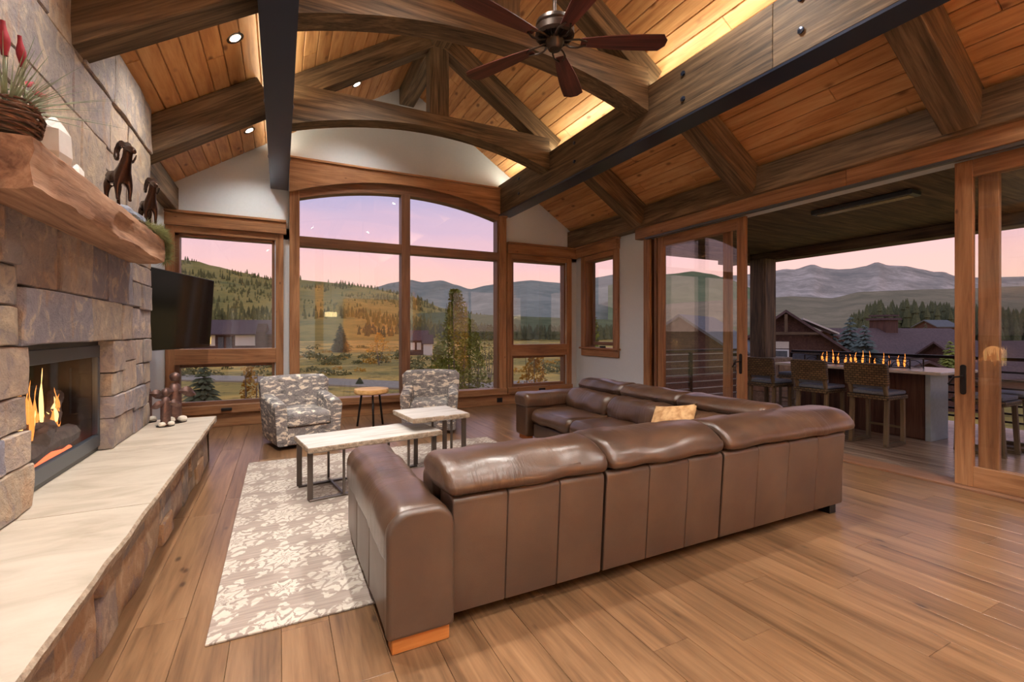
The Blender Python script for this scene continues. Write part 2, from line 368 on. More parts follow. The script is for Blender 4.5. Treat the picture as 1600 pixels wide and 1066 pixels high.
def rr(p0, p1, q0, q1, r, n=4):
    """rounded rectangle; r one radius or four (p0q0, p1q0, p1q1, p0q1)"""
    R = r if isinstance(r, (tuple, list)) else (r,)*4; out = []
    for (cx, cy, a0), k in zip(((p0, q0, pi), (p1, q0, 1.5*pi), (p1, q1, 0), (p0, q1, .5*pi)), R):
        k = max(k, .002); ox = cx+k if cx == p0 else cx-k; oy = cy+k if cy == q0 else cy-k
        for i in range(n+1):
            a = a0+i*pi/2/n; out.append((ox+k*math.cos(a), oy+k*math.sin(a)))
    return out
def loft(name, prof, axis, a, b, re, mat, parent=None, mid=6, wob=0., lean=None):
    ps = [p for p, q in prof]; qs = [q for p, q in prof]; cp, cq = (min(ps)+max(ps))/2, (min(qs)+max(qs))/2; hp, hq = (max(ps)-min(ps))/2, (max(qs)-min(qs))/2
    st = []
    for i in range(5):
        th = i*pi/8; st.append((a+re*(1-math.sin(th)) if 0 else a+re*(1-math.cos(th)), re*(1-math.sin(th))))
    for i in range(1, mid): st.append((a+re+(b-a-2*re)*i/mid, 0.))
    for i in range(4, -1, -1):
        th = i*pi/8; st.append((b-re*(1-math.cos(th)), re*(1-math.sin(th))))
    rings = []
    for k, (t, ins) in enumerate(st):
        ring = []
        for j, (p, q) in enumerate(prof):
            pp = cp+(p-cp)*max(.05, 1-ins/hp); qq = cq+(q-cq)*max(.05, 1-ins/hq)
            if wob:
                nv = mnoise.noise(Vector((t*7+a, p*7, q*7)))*wob; pp += nv*(1 if p > cp else -1); qq += nv*(1 if q > cq else -1)
            if lean: pp, qq = lean(t, pp, qq)
            ring.append((t, pp, qq) if axis == 'x' else (pp, t, qq) if axis == 'y' else (pp, qq, t))
        rings.append(ring)
    return stations(name, rings, mat, parent)
def copy_tree(o, world, parent=None, label=None):
    c = o.copy(); COL.objects.link(c); c.parent = None
    if parent is None: c.matrix_basis = world; WM[c.name] = world
    else: c.parent = parent; WM[c.name] = world
    if label: c['label'] = label
    for ch in o.children: copy_tree(ch, world @ ch.matrix_basis, c)
    return c

# ================================================================== STRUCTURE
XL, XR, YB, YF = -1.5, 5.7, 8.3, -5.0
RX, RZ, SL = 2.03, 5.87, .65
zc = lambda x: RZ - SL*abs(x-RX)
rnd = random.Random(3)
# ---- floor: boards along Y on a base
fl_ = box('floor', (-2.3, 5.62), (YF, YB+.1), (-.2, -.02), 'floor'); tag(fl_, 'wide plank oak floor of the living room', kind='structure')
PW = .215; lens = (1.5, 1.9, 2.3, 2.7)
pm = {l: boxmesh('plank', l/2-.0008, PW/2-.0008, .0125, 'floor', .0012) for l in lens}
x = XL+.0; ncol = int((5.6-(-1.5))/PW)
for i in range(ncol+1):
    y = .1-rnd.random()*1.4; xc = -1.5+PW*(i+.5)
    if xc+PW/2 > 5.64: break
    while y < YB-.02:
        l = rnd.choice(lens)
        if y+l > YB-.4: l = round(YB+.02-y, 3)
        if l not in pm: pm[l] = boxmesh('plank', l/2-.0008, PW/2-.0008, .0125, 'floor', .0012)
        o = bpy.data.objects.new('plank', pm[l]); link(o, Matrix.Translation((xc, y+l/2, -.0125)) @ AX['y'], fl_); y += l
# ---- walls
def wallbox(name, x, y, z, parent=None):
    o = box(name, x, y, z, 'wall', parent); return o
wb = thing('wall_back', (2, YB, 0), 'white gable wall around the tall windows', kind='structure')
t0, t1 = YB, YB+.2
# pieces around the three openings (left window, arched centre window, right window)
wallbox('wall_panel', (XL-.2, -1.40), (t0, t1), (0, 3.1), wb)
wallbox('wall_panel', (-.08, .2), (t0, t1), (0, 3.1), wb)
wallbox('wall_panel', (3.86, 4.1), (t0, t1), (0, 3.1), wb)
wallbox('wall_panel', (5.42, XR+.2), (t0, t1), (0, 3.1), wb)
wallbox('wall_panel', (-1.40, -.08), (t0, t1), (0, .26), wb); wallbox('wall_panel', (.2, 3.86), (t0, t1), (0, .24), wb); wallbox('wall_panel', (4.1, 5.42), (t0, t1), (0, .26), wb)
wallbox('wall_panel', (XL-.2, .2), (t0, t1), (2.93, 3.2), wb); wallbox('wall_panel', (3.86, XR+.2), (t0, t1), (2.93, 3.2), wb)
def gable(x0, x1, z0, name='wall_panel'):
    xs = [x0]+([RX] if x0 < RX < x1 else [])+[x1]
    front = [(x0, t0, z0), (x1, t0, z0)]+[(q, t0, zc(q)+.03) for q in reversed(xs)]
    n = len(front); back = [(p[0], t1, p[2]) for p in front]
    fs = [tuple(range(n))[::-1], tuple(range(n, 2*n))]+[(j, (j+1) % n, n+(j+1) % n, n+j) for j in range(n)]
    return fix(mesh(name, front+back, fs, 'wall', wb))
gable(XL-.2, .2, 3.2); gable(3.86, XR+.2, 3.2); gable(.2, 3.86, 3.95)
# right wall
wr = thing('wall_right', (XR, 4, 0), 'white wall between the narrow window and the sliding door', kind='structure')
wallbox('wall_panel', (XR, XR+.22), (6.1, 7.02), (0, 3.6), wr); wallbox('wall_panel', (XR, XR+.22), (7.94, YB+.2), (0, 3.6), wr)
wallbox('wall_panel', (XR, XR+.22), (7.02, 7.94), (0, 1.12), wr); wallbox('wall_panel', (XR, XR+.22), (7.02, 7.94), (2.93, 3.6), wr)
wallbox('wall_panel', (XR, XR+.22), (-.6, 6.1), (3.06, 3.6), wr); wallbox('wall_panel', (XR, XR+.22), (YF, -.6), (0, 3.6), wr)
# left wall and wall behind the camera
wl = thing('wall_left', (XL, 4, 0), 'white wall behind the stone chimney', kind='structure')
wallbox('wall_panel', (XL-.2, XL), (6.0, YB), (0, 3.62), wl); wallbox('wall_panel', (XL-.2, XL), (YF, 2.0), (0, 3.62), wl)
wallbox('wall_panel', (-2.3, -2.1), (1.9, 6.1), (0, 3.7), wl)
wf = fix(mesh('wall_front', [(q, yy, zz) for yy in (YF-.2, YF) for q, zz in ((XL-.2, 0), (XR+.2, 0), (XR+.2, zc(XR+.2)), (RX, RZ), (XL-.2, zc(XL-.2)))],
     [(0, 1, 2, 3, 4), (9, 8, 7, 6, 5)]+[(j, (j+1) % 5, 5+(j+1) % 5, 5+j) for j in range(5)], 'wall')); tag(wf, 'plain white end wall of the great room', kind='structure')
# ---- ceiling: roof deck and tongue-and-groove boards
ce = thing('ceiling', (RX, 3, RZ), 'vaulted ceiling of knotty pine boards', kind='structure')
for sgn in (-1, 1):
    xe = XL-.9 if sgn < 0 else XR+.4
    p = [(RX, YF-.2, RZ+.03), (xe, YF-.2, zc(xe)+.03), (xe, YB+.2, zc(xe)+.03), (RX, YB+.2, RZ+.03)]
    fix(mesh('roof_deck', p+[(a, b, c+.15) for a, b, c in p], [(0, 1, 2, 3), (7, 6, 5, 4), (0, 4, 5, 1), (1, 5, 6, 2), (2, 6, 7, 3), (3, 7, 4, 0)], 'pine', ce))
BW = .178; cs = 1/math.sqrt(1+SL*SL); blens = (2.9, 3.7, 4.6)
bmsh = {l: boxmesh('ceiling_board', l/2-.001, BW/2-.0035, .012, 'pine', .007) for l in blens}
for sgn in (-1, 1):
    k = 0
    while True:
        d = (k+.5)*BW; xx = RX+sgn*d*cs; k += 1
        if xx < XL-.5 or xx > XR+.05: break
        y = -.9-rnd.random()*2
        while y < YB-.01:
            l = rnd.choice(blens)
            if y+l > YB-.8: l = round(YB+.02-y, 3)
            if l not in bmsh: bmsh[l] = boxmesh('ceiling_board', l/2-.001, BW/2-.0035, .012, 'pine', .007)
            X = Vector((0, 1, 0)); Yv = Vector((cs*sgn, 0, -SL*cs)); Z = X.cross(Yv)
            m = Matrix((X, Yv, Z)).transposed().to_4x4(); m.translation = Vector((xx, y+l/2, zc(xx)+.012))
            o = bpy.data.objects.new('ceiling_board', bmsh[l]); link(o, m, ce); y += l
# ---- long beams (timber sides, steel plate under), LED strips on top
def long_beam(x0, x1, label):
    b = thing('ceiling_beam', ((x0+x1)/2, 3, 3.72), label, 'beam', 'long ceiling beams')
    for yy0, yy1 in ((YF, 2.6), (2.6, YB)):
        for sx0, sx1 in ((x0+.004, (x0+x1)/2-.006), ((x0+x1)/2+.006, x1-.004)): box('timber', (sx0, sx1), (yy0, yy1), (3.745, 4.32), 'beam', b, .006)
    box('steel_plate', (x0, x1), (YF, YB-.002), (3.72, 3.744), 'steel', b)
    for y in (1.5, 2.35, 3.6, 5.64, 7.4):
        for xs, sg in ((x0, -1), (x1, 1)):
            for z in (3.93, 4.2):
                o = lathe('bolt', [(.002, 0), (.028, 0), (.028, .014), (.002, .02)], (0, 0, 0), 'steel', None, 6)
                m = Matrix.Translation((xs+sg*.0, y, z)) @ Matrix.Rotation(sg*pi/2, 4, 'Y'); o.parent = b; o.matrix_basis = WM[b.name].inverted() @ m; WM[o.name] = m
    return b
lb = long_beam(-.14, .115, 'dark steel-bottomed long beam above the left window edge')
rb = long_beam(3.84, 4.11, 'big brown timber beam running toward the right window edge')
for x0, x1, lab in ((-.03, .06, 'glowing cove light strip on the left long beam'), (3.89, 3.98, 'glowing cove light strip on the right long beam')):
    o = box('cove_light', (x0, x1), (YF+.3, YB-.1), (4.322, 4.334), 'led'); tag(o, lab, 'cove light', 'cove lights on the beams')
# ---- trusses
def chord(name, x0, x1, y0, y1, ztop, zend, zmid, parent, n=24):
    vs = []; fs = []
    for i in range(n+1):
        t = i/n; q = x0+(x1-x0)*t; zb = zend+(zmid-zend)*(1-(2*t-1)**2)
        vs += [(q, y0, zb), (q, y1, zb), (q, y1, ztop), (q, y0, ztop)]
    for i in range(n):
        a, b = 4*i, 4*i+4
        for j in range(4): fs.append((a+j, a+(j+1) % 4, b+(j+1) % 4, b+j))
    fs += [(3, 2, 1, 0), (4*n, 4*n+1, 4*n+2, 4*n+3)]
    return fix(mesh(name, vs, fs, 'beam', parent))
def truss(y0, y1, label):
    t = thing('roof_truss', (RX, (y0+y1)/2, 4), label, 'truss', 'arched roof trusses'); ym = (y0+y1)/2; wd = y1-y0
    chord('arched_chord', .117, 3.838, y0, y1, 4.53, 4.02, 4.33, t)
    box('king_post', (RX-.14, RX+.14), (y0+.03, y1-.03), (4.531, 5.5), 'beam', t, .006)
    for sg in (-1, 1):
        xa, xb = RX+sg*.1, RX+sg*1.96
        bar('rafter', (xa, ym, zc(xa)-.168), (xb, ym, zc(xb)-.168), wd-.02, .27, 'beam', t, .006)
    return t
truss(6.34, 6.6, 'arched timber truss nearest the gable window wall')
truss(4.12, 4.38, 'arched timber truss just behind the ceiling fan')
rg = box('ridge_beam', (RX-.13, RX+.13), (YF, YB), (5.5, 5.84), 'beam', None, .006); tag(rg, 'ridge beam along the peak of the ceiling', 'beam')
def rafter(x0, x1, y0, y1, label):
    ym = (y0+y1)/2
    o = bar('rafter', (x0, ym, zc(x0)-.228), (x1, ym, zc(x1)-.228), y1-y0, .36, 'beam', None, .006); tag(o, label, 'rafter', 'side rafters')
rafter(4.112, 5.50, 5.98, 6.22, 'right side rafter nearest the corner window')
rafter(4.112, 5.50, 3.92, 4.17, 'middle right side rafter above the sliding door')
rafter(4.112, 5.50, 1.78, 2.03, 'right side rafter closest to the camera')
rafter(-.142, -1.62, 6.08, 6.34, 'left side rafter meeting the far edge of the chimney')
rafter(-.142, -1.62, 3.98, 4.24, 'left side rafter landing on the stone chimney at top left')
for x0, x1, ya, nm, lab in ((5.47, 5.70, YF, 'trim_1', 'dark wall beam above the sliding door'), (XL, XL+.16, 6.02, 'trim_2', 'wall beam on top of the left wall')):
    o = box(nm, (x0, x1), (ya, YB), (3.22, 3.56), 'beam', None, .006); tag(o, lab, kind='structure')
# ---- downlights
def downlight(x, y, power, label, vis=True):
    z = zc(x)-.004; t = thing('downlight', (x, y, z), label, 'light', 'recessed ceiling lights')
    sg = 1 if x > RX else -1
    m = Matrix.Translation((x, y, z)) @ Matrix.Rotation(sg*math.atan(SL), 4, 'Y')
    for nm, prof, mt in (('trim_ring', [(.055, -.004), (.085, -.006), (.09, .004), (.055, .004)], 'bronze'), ('lens', [(.001, -.003), (.052, -.003), (.052, .002), (.001, .002)], 'lamp_lens')):
        o = lathe(nm, prof, (0, 0, 0), mt, None, 20); o.parent = t; o.matrix_basis = WM[t.name].inverted() @ m; WM[o.name] = m
    l = bpy.data.lights.new('downlight_beam', 'SPOT'); l.energy = power*LAMP; l.color = WARM; l.spot_size = math.radians(125); l.spot_blend = .8; l.shadow_soft_size = .07
    lo = bpy.data.objects.new('downlight_beam', l); COL.objects.link(lo); lo.parent = t; lo.location = (0, 0, -.03)
P = 300
downlight(-.39, 5.22, P, 'bright recessed light on the left ceiling above the chimney')
downlight(-.39, 7.53, P*.35, 'recessed light on the left ceiling near the gable wall')
downlight(1.05, 7.40, P*.4, 'recessed light in the central vault near the gable wall')
for (x, y) in ((1.05, 5.2), (1.05, 2.9), (3.0, 2.9), (-.39, 2.9)):
    downlight(x, y, P, 'recessed ceiling light at %s row %s' % (('left' if x < 0 else 'centre left' if x < 2 else 'centre right' if x < 4 else 'right'), ('far' if y > 7 else 'middle' if y > 4 else 'near')))
for (x, y) in ((-.4, .7), (1.05, .7), (3.0, .7), (4.7, .7), (-.4, -1.6), (1.05, -1.6), (3.0, -1.6), (4.7, -1.6), (1.05, -3.6), (3.0, -3.6)):
    downlight(x, y, P*(.62 if y > 0 else 1.1), 'recessed ceiling light above the %s %s' % ('entry side of the room' if y > 0 else 'kitchen island' if y > -3 else 'kitchen cabinets', {-.4: 'far left', 1.05: 'left of centre', 3.0: 'right of centre', 4.7: 'far right'}[x]))

# ================================================================== WINDOWS
def pane(x, y, z, parent): return box('pane', x, y, z, 'glass', parent)
def sidewindow(n, x0, x1, label):
    """two-light window in the back wall: fixed pane over awning pane"""
    wn = thing('window_%d' % n, ((x0+x1)/2, YB, .2), label, kind='structure')
    a, b = YB-.03, YB+.16
    for q0, q1 in ((x0, x0+.11), (x1-.11, x1)): box('casing', (q0, q1), (YB-.045, YB-.001), (.2, 3.0), 'trim', wn, .004)
    for q0, q1 in ((x0+.10, x0+.165), (x1-.165, x1-.10)): box('jamb', (q0, q1), (a+.03, b), (.3, 2.93), 'frame', wn, .004)
    box('mid_rail', (x0+.10, x1-.10), (YB-.035, b), (.955, 1.185), 'trim', wn, .006)
    box('sill', (x0, x1), (YB-.09, b), (.21, .335), 'trim', wn, .006)
    box('head', (x0+.1, x1-.1), (a+.03, b), (2.86, 2.93), 'frame', wn, .004)
    box('head_casing', (x0+.11, x1-.11), (YB-.045, YB-.001), (2.90, 3.0), 'trim', wn, .004)
    box('sash_rail', (x0+.165, x1-.165), (YB+.03, YB+.1), (.335, .39), 'frame', wn, .004); box('sash_rail', (x0+.165, x1-.165), (YB+.03, YB+.1), (.91, .955), 'frame', wn, .004)
    pane((x0+.165, x1-.165), (YB+.06, YB+.066), (1.185, 2.86), wn); pane((x0+.165, x1-.165), (YB+.06, YB+.066), (.39, .91), wn)
    c = box('crank', ((x0+x1)/2-.07, (x0+x1)/2+.07), (YB-.13, YB-.09), (.25, .295), 'iron', wn, .008)
    return wn
sidewindow(1, -1.495, .045, 'wooden two-pane window left of the arched window')
sidewindow(3, 4.02, 5.55, 'wooden two-pane window right of the arched window')
# centre arched window
wn = thing('window_2', (RX, YB, .2), 'large arched window with a centre mullion', kind='structure')
CX0, CX1 = .13, 4.0
def arc(x, zend, zmid): t = (x-CX0)/(CX1-CX0); return zend+(zmid-zend)*(1-(2*t-1)**2)
for q0, q1 in ((CX0, CX0+.15), (CX1-.15, CX1)): box('casing', (q0, q1), (YB-.06, YB-.001), (.2, 3.73), 'trim', wn, .005)
for q0, q1 in ((CX0+.1, CX0+.15), (CX1-.19, CX1-.14)): box('jamb', (q0, q1), (YB-.03, YB+.16), (.26, 3.68), 'frame', wn, .004)
for z0, z1 in ((.25, 3.9),): box('mullion', (1.93, 2.085), (YB-.05, YB+.16), (z0, z1), 'frame', wn, .006)
for q0, q1 in ((CX0+.15, 1.93), (2.085, CX1-.15)):
    box('transom', (q0, q1), (YB-.04, YB+.16), (2.84, 3.0), 'frame', wn, .006)
    pane((q0, q1), (YB+.06, YB+.066), (.33, 2.84), wn)
    # arched upper pane
    n = 10; xs = [q0+(q1-q0)*i/n for i in range(n+1)]; f = [(q0, YB+.06, 3.0), (q1, YB+.06, 3.0)]+[(q, YB+.06, arc(q, 3.58, 3.93)) for q in reversed(xs)]
    k = len(f); fix(mesh('pane', f+[(p[0], YB+.066, p[2]) for p in f], [tuple(range(k)), tuple(range(k, 2*k))[::-1]]+[(j, (j+1) % k, k+(j+1) % k, k+j) for j in range(k)], 'glass', wn))
box('sill', (CX0, CX1), (YB-.1, YB+.16), (.21, .33), 'trim', wn, .006)
def arched(name, y0, y1, lo, hi, mat, x0=CX0, x1=CX1, n=24, parent=wn):
    vs = []; fs = []
    for i in range(n+1):
        q = x0+(x1-x0)*i/n; vs += [(q, y0, lo(q)), (q, y1, lo(q)), (q, y1, hi(q)), (q, y0, hi(q))]
    for i in range(n):
        for j in range(4): fs.append((4*i+j, 4*i+(j+1) % 4, 4*i+4+(j+1) % 4, 4*i+4+j))
    fs += [(3, 2, 1, 0), (4*n, 4*n+1, 4*n+2, 4*n+3)]
    return fix(mesh(name, vs, fs, mat, parent))
arched('arched_head', YB-.035, YB+.16, lambda q: arc(q, 3.57, 3.885), lambda q: arc(q, 3.72, 4.04), 'frame')
arched('arched_header', YB-.10, YB-.001, lambda q: arc(q, 3.68, 4.05), lambda q: 4.22, 'trim')
box('header_cap', (CX0-.02, CX1), (YB-.13, YB-.001), (4.221, 4.255), 'trim', wn, .004)
# headers over the side windows + corner window
n3 = 3
for x0, x1 in ((XL, .085), (4.02, XR-.001)):
    h_ = thing('trim_%d' % n3, ((x0+x1)/2, YB, 3), 'stained header board over the %s window' % ('left' if x0 < 0 else 'right'), kind='structure'); n3 += 1
    box('header', (x0, x1), (YB-.085, YB-.001), (3.0, 3.185), 'trim', h_, .005); box('header_cap', (x0, x1+.0), (YB-.11, YB-.001), (3.186, 3.222), 'trim', h_, .004)
h_ = thing('trim_5', (XR, 7.5, 3), 'stained header board over the narrow window', kind='structure')
box('header', (XR-.10, XR-.001), (6.86, YB-.115), (3.0, 3.185), 'trim', h_, .005); box('header_cap', (XR-.125, XR-.001), (6.84, YB-.115), (3.186, 3.219), 'trim', h_, .004)
w4 = thing('window_4', (XR, 7.5, .95), 'narrow wooden window on the right wall', kind='structure')
for y0, y1 in ((6.88, 7.02), (7.94, 8.08)): box('casing', (XR-.04, XR-.001), (y0, y1), (1.12, 3.0), 'trim', w4, .004)
for y0, y1 in ((7.0, 7.06), (7.9, 7.96)): box('jamb', (XR-.02, XR+.2), (y0, y1), (1.12, 2.95), 'frame', w4, .004)
box('head', (XR-.02, XR+.2), (7.06, 7.9), (2.88, 2.95), 'frame', w4, .004); box('head_casing', (XR-.04, XR-.001), (7.02, 7.94), (2.91, 3.0), 'trim', w4, .004)
for y0, y1 in ((7.06, 7.11), (7.85, 7.9)): box('sash_stile', (XR+.10, XR+.17), (y0, y1), (1.17, 2.88), 'frame', w4, .004)
box('sash_rail', (XR+.10, XR+.17), (7.11, 7.85), (1.17, 1.24), 'frame', w4, .004)
box('sill', (XR-.075, XR+.2), (6.85, 8.11), (1.09, 1.125), 'trim', w4, .006); box('apron', (XR-.035, XR-.001), (6.88, 8.08), (.95, 1.089), 'trim', w4, .005)
pane((XR+.13, XR+.136), (7.11, 7.85), (1.24, 2.88), w4); box('crank', (XR-.02, XR+.05), (7.35, 7.47), (1.126, 1.16), 'iron', w4, .008)
# baseboards
o = box('baseboard_back', (XL, XR), (YB-.03, YB-.001), (0, .2), 'trim', None, .004); tag(o, 'stained baseboard under the windows', kind='structure')
o = box('baseboard_right', (XR-.025, XR-.001), (6.26, YB-.032), (0, .2), 'trim', None, .004); tag(o, 'stained baseboard on the right wall', kind='structure')
for x_, z_, lab in ((3.86, .1, 'black outlet plate in the baseboard right of the armchairs'),):
    o = thing('outlet', (x_, YB-.03, z_), lab, 'outlet'); box('plate', (x_-.06, x_+.06), (YB-.042, YB-.0305), (z_-.045, z_+.045), 'black', o, .004)
    box('socket', (x_-.03, x_+.03), (YB-.045, YB-.0425), (z_-.028, z_+.028), 'iron', o)

# ================================================================== SLIDING DOOR
hd = thing('trim_6', (XR, 3, 3.05), 'long stained header above the sliding glass door', kind='structure')
for y0, y1 in ((-.7, 2.9), (2.902, 6.28)): box('header', (XR-.16, XR-.001), (y0, y1), (3.05, 3.25), 'trim', hd, .005)
box('header_cap', (XR-.19, XR-.001), (-.7, 6.3), (3.251, 3.30), 'trim', hd, .004); box('screen_track', (XR-.145, XR-.09), (-.6, 6.05), (3.02, 3.049), 'firemetal', hd)
def panel(name, y0, y1, x0, x1, label, handle=None, sw=.13, bottom=.2):
    d = thing(name, ((x0+x1)/2, (y0+y1)/2, 0), label, kind='structure')
    for a, b in ((y0, y0+sw), (y1-sw, y1)): box('stile', (x0, x1), (a, b), (.012, 3.04), 'trim', d, .004)
    box('top_rail', (x0+.004, x1-.004), (y0+sw, y1-sw), (2.88, 3.04), 'trim', d, .003); box('bottom_rail', (x0+.004, x1-.004), (y0+sw, y1-sw), (.012, bottom), 'trim', d, .003)
    pane(((x0+x1)/2-.003, (x0+x1)/2+.003), (y0+sw, y1-sw), (bottom, 2.88), d)
    if handle is not None:
        hp = loft('handle_plate', rr(handle-.022, handle+.022, .86, 1.14, .02), 'x', x0-.012, x0-.0005, .004, 'iron', d)
        tube('lever', [(x0-.012, handle, 1.03), (x0-.05, handle, 1.03), (x0-.055, handle+.05, 1.02), (x0-.055, handle+.09, .95)], .009, 'iron', d)
    return d
panel('door_1', 4.27, 5.92, XR+.02, XR+.075, 'glass door panel beside the white wall', 4.335)
panel('door_2', 4.55, 6.08, XR+.085, XR+.14, 'outer glass door panel stacked behind the first')
panel('door_3', .15, 2.055, XR+.02, XR+.075, 'glass door panel at the right edge of view', 1.99)
panel('door_4', -.4, 1.91, XR+.085, XR+.14, 'outer glass door panel behind the right panel', sw=.14)
fr = thing('trim_7', (XR, 3, 0), 'wood frame and threshold of the sliding door', kind='structure')
box('threshold', (XR-.07, XR+.24), (-.55, 6.12), (-.02, .011), 'frame', fr, .003); box('side_casing', (XR-.05, XR-.001), (6.04, 6.19), (.0, 3.05), 'trim', fr, .004)
box('side_jamb', (XR, XR+.22), (6.081, 6.1), (.0, 3.05), 'frame', fr); box('side_jamb', (XR, XR+.22), (5.93, 5.98), (.012, 3.04), 'frame', fr)

# ================================================================== FIREPLACE
ch = thing('chimney_breast', (-1.25, 4, 0), 'rough stone fireplace chimney rising to the ceiling', 'chimney')
XC = -1.2; XK = -1.31
for y, z in (((1.98, 3.36), (0, 3.72)), ((4.80, 5.98), (0, 3.72)), ((3.36, 4.80), (1.40, 3.72)), ((3.36, 4.80), (0, .44))):
    box('core', (-2.1, XK), y, z, 'mortar', ch, axis='y')
def stone(name, o, U, V, Nn, wd, ht, dep, proud, mat, parent, g=.006, rough=.014, n=4):
    """stone block: origin o (lower left on the wall plane), front face uneven with broken edges"""
    o, U, V, Nn = map(Vector, (o, U, V, Nn)); sd = rnd.random()*50; vs = []; fs = []
    e_ = .007; us = [g, g+e_]+[g+e_+(wd-2*g-2*e_)*i/n for i in range(1, n)]+[wd-g-e_, wd-g]; vv = [g, g+e_]+[g+e_+(ht-2*g-2*e_)*i/n for i in range(1, n)]+[ht-g-e_, ht-g]
    nu, nv = len(us), len(vv)
    for j, b in enumerate(vv):
        for i, a in enumerate(us):
            ed = (i in (0, nu-1)) or (j in (0, nv-1)); k = mnoise.noise(Vector((a*5+sd, b*5, sd)))
            jx = mnoise.noise(Vector((b*9, sd, 3)))*.012 if i in (0, nu-1) else 0; jy = mnoise.noise(Vector((a*9, 7, sd)))*.012 if j in (0, nv-1) else 0
            vs.append(o+U*(a+jx*.8)+V*(b+jy*.8)+Nn*(proud+k*rough-(.008 if ed else 0)))
    for j in range(nv-1):
        for i in range(nu-1): a = j*nu+i; fs.append((a, a+1, a+nu+1, a+nu))
    ring = list(range(nu))+[j*nu+nu-1 for j in range(1, nv)]+[(nv-1)*nu+i for i in range(nu-2, -1, -1)]+[j*nu for j in range(nv-2, 0, -1)]
    b0 = len(vs)
    for r_ in ring: p = vs[r_]; vs.append(p-Nn*((p-o).dot(Nn)+dep))
    m = len(ring)
    for i in range(m): fs.append((ring[(i+1) % m], ring[i], b0+i, b0+(i+1) % m))
    return fix(mesh(name, vs, fs, mat, parent, True))
def split(r, out, mx, mn, rg_):
    y0, y1, z0, z1 = r; wd, ht = y1-y0, z1-z0
    if wd <= mx[0] and ht <= mx[1] and (rg_.random() < .75 or (wd < mn[0]*1.9 and ht < mn[1]*1.9)): out.append(r); return
    if wd/mx[0] > ht/mx[1]:
        if wd < 2*mn[0]: out.append(r); return
        c = y0+max(mn[0], min(wd-mn[0], wd*(.35+.3*rg_.random()))); split((y0, c, z0, z1), out, mx, mn, rg_); split((c, y1, z0, z1), out, mx, mn, rg_)
    else:
        if ht < 2*mn[1]: out.append(r); return
        c = z0+max(mn[1], min(ht-mn[1], ht*(.35+.3*rg_.random()))); split((y0, y1, z0, c), out, mx, mn, rg_); split((y0, y1, c, z1), out, mx, mn, rg_)
rects = [(3.08, 3.28, 1.79, 2.09), (3.28, 3.755, 1.69, 2.09), (3.755, 4.295, 1.69, 2.09), (4.295, 4.655, 1.69, 2.09), (4.655, 5.31, 1.68, 2.09), (5.31, 6.0, 1.91, 2.09),
         (3.08, 3.29, 1.58, 1.79), (3.08, 3.285, 1.375, 1.58), (3.285, 4.285, 1.375, 1.69), (4.285, 5.02, 1.375, 1.69), (5.02, 5.32, 1.375, 1.68), (5.31, 5.62, 1.68, 1.91), (5.62, 6.0, 1.66, 1.91), (5.32, 6.0, 1.375, 1.67),
         (2.0, 2.55, 1.375, 1.7), (2.55, 3.08, 1.375, 1.75), (2.0, 2.6, 1.7, 2.09), (2.6, 3.08, 1.75, 2.09)]
rg1 = random.Random(11)
split((2.0, 3.4, .5, 1.375), rects, (.62, .36), (.25, .18), rg1); split((4.78, 6.0, .5, 1.375), rects, (.6, .4), (.25, .18), rg1)
z = 2.09
for hgt in (.36, .44, .40, .47):
    y = 2.0
    while y < 5.99:
        l = min(rg1.uniform(.42, .95), 6.0-y)
        if 6.0-y-l < .25: l = 6.0-y
        if l < .7 and rg1.random() < .3: m_ = hgt*rg1.uniform(.4, .6); rects += [(y, y+l, z, z+m_), (y, y+l, z+m_, z+hgt)]
        else: rects.append((y, y+l, z, z+hgt))
        y += l
    z += hgt
for r in rects:
    stone('stone', (XC, r[0], r[2]), (0, 1, 0), (0, 0, 1), (1, 0, 0), r[1]-r[0], r[3]-r[2], .115, rnd.uniform(-.018, .012), 'stone', ch, .004)
# far edge return of the chimney
box('core', (-1.62, -1.235), (5.97, 5.985), (0, 3.72), 'mortar', ch)
# ---- firebox insert
fi = thing('gas_fireplace', (-1.3, 4.07, .5), 'glass-fronted gas fireplace with burning logs', 'fireplace')
XF = -1.289; y0, y1, z0, z1 = 3.37, 4.79, .505, 1.36
for a, b, c, d in ((y0, y1, 1.25, 1.34), (y0, y1, .535, .63), (y0, y0+.07, .63, 1.25), (y1-.045, y1, .63, 1.25)): box('frame', (XF-.04, XF), (a, b), (c, d), 'firemetal', fi, .004)
box('lower_grille', (XF-.06, XF-.012), (y0, y1), (.503, .534), 'black', fi); box('upper_gap', (XF-.06, XF-.012), (y0, y1), (1.341, 1.372), 'black', fi)
box('glass_front', (XF-.022, XF-.018), (y0+.07, y1-.045), (.63, 1.25), 'fireglass', fi)
xb = -1.82
for nm, a, b, c in (('back_panel', (xb-.02, xb), (y0, y1), (.5, 1.36)), ('side_panel', (xb, XF-.045), (y0, y0+.02), (.5, 1.36)), ('side_panel', (xb, XF-.045), (y1-.02, y1), (.5, 1.36)), ('floor_panel', (xb, XF-.065), (y0+.02, y1-.02), (.5, .56)), ('top_panel', (xb, XF-.065), (y0+.02, y1-.02), (1.33, 1.36))):
    box(nm, a, b, c, 'black', fi)
for p0, p1, r in (((-1.42, 3.5, .65), (-1.43, 4.62, .69), .07), ((-1.58, 3.5, .70), (-1.56, 4.62, .72), .07), ((-1.40, 4.05, .74), (-1.52, 4.60, .84), .06), ((-1.6, 3.55, .83), (-1.42, 4.25, .80), .055), ((-1.46, 4.42, .80), (-1.52, 4.66, .98), .05)):
    pts = [Vector(p0).lerp(Vector(p1), t/6)+Vector((0, 0, .012*math.sin(t*2))) for t in range(7)]; tube('log', pts, r, 'log', fi, 9, lambda t: 1+.12*math.sin(t*9))
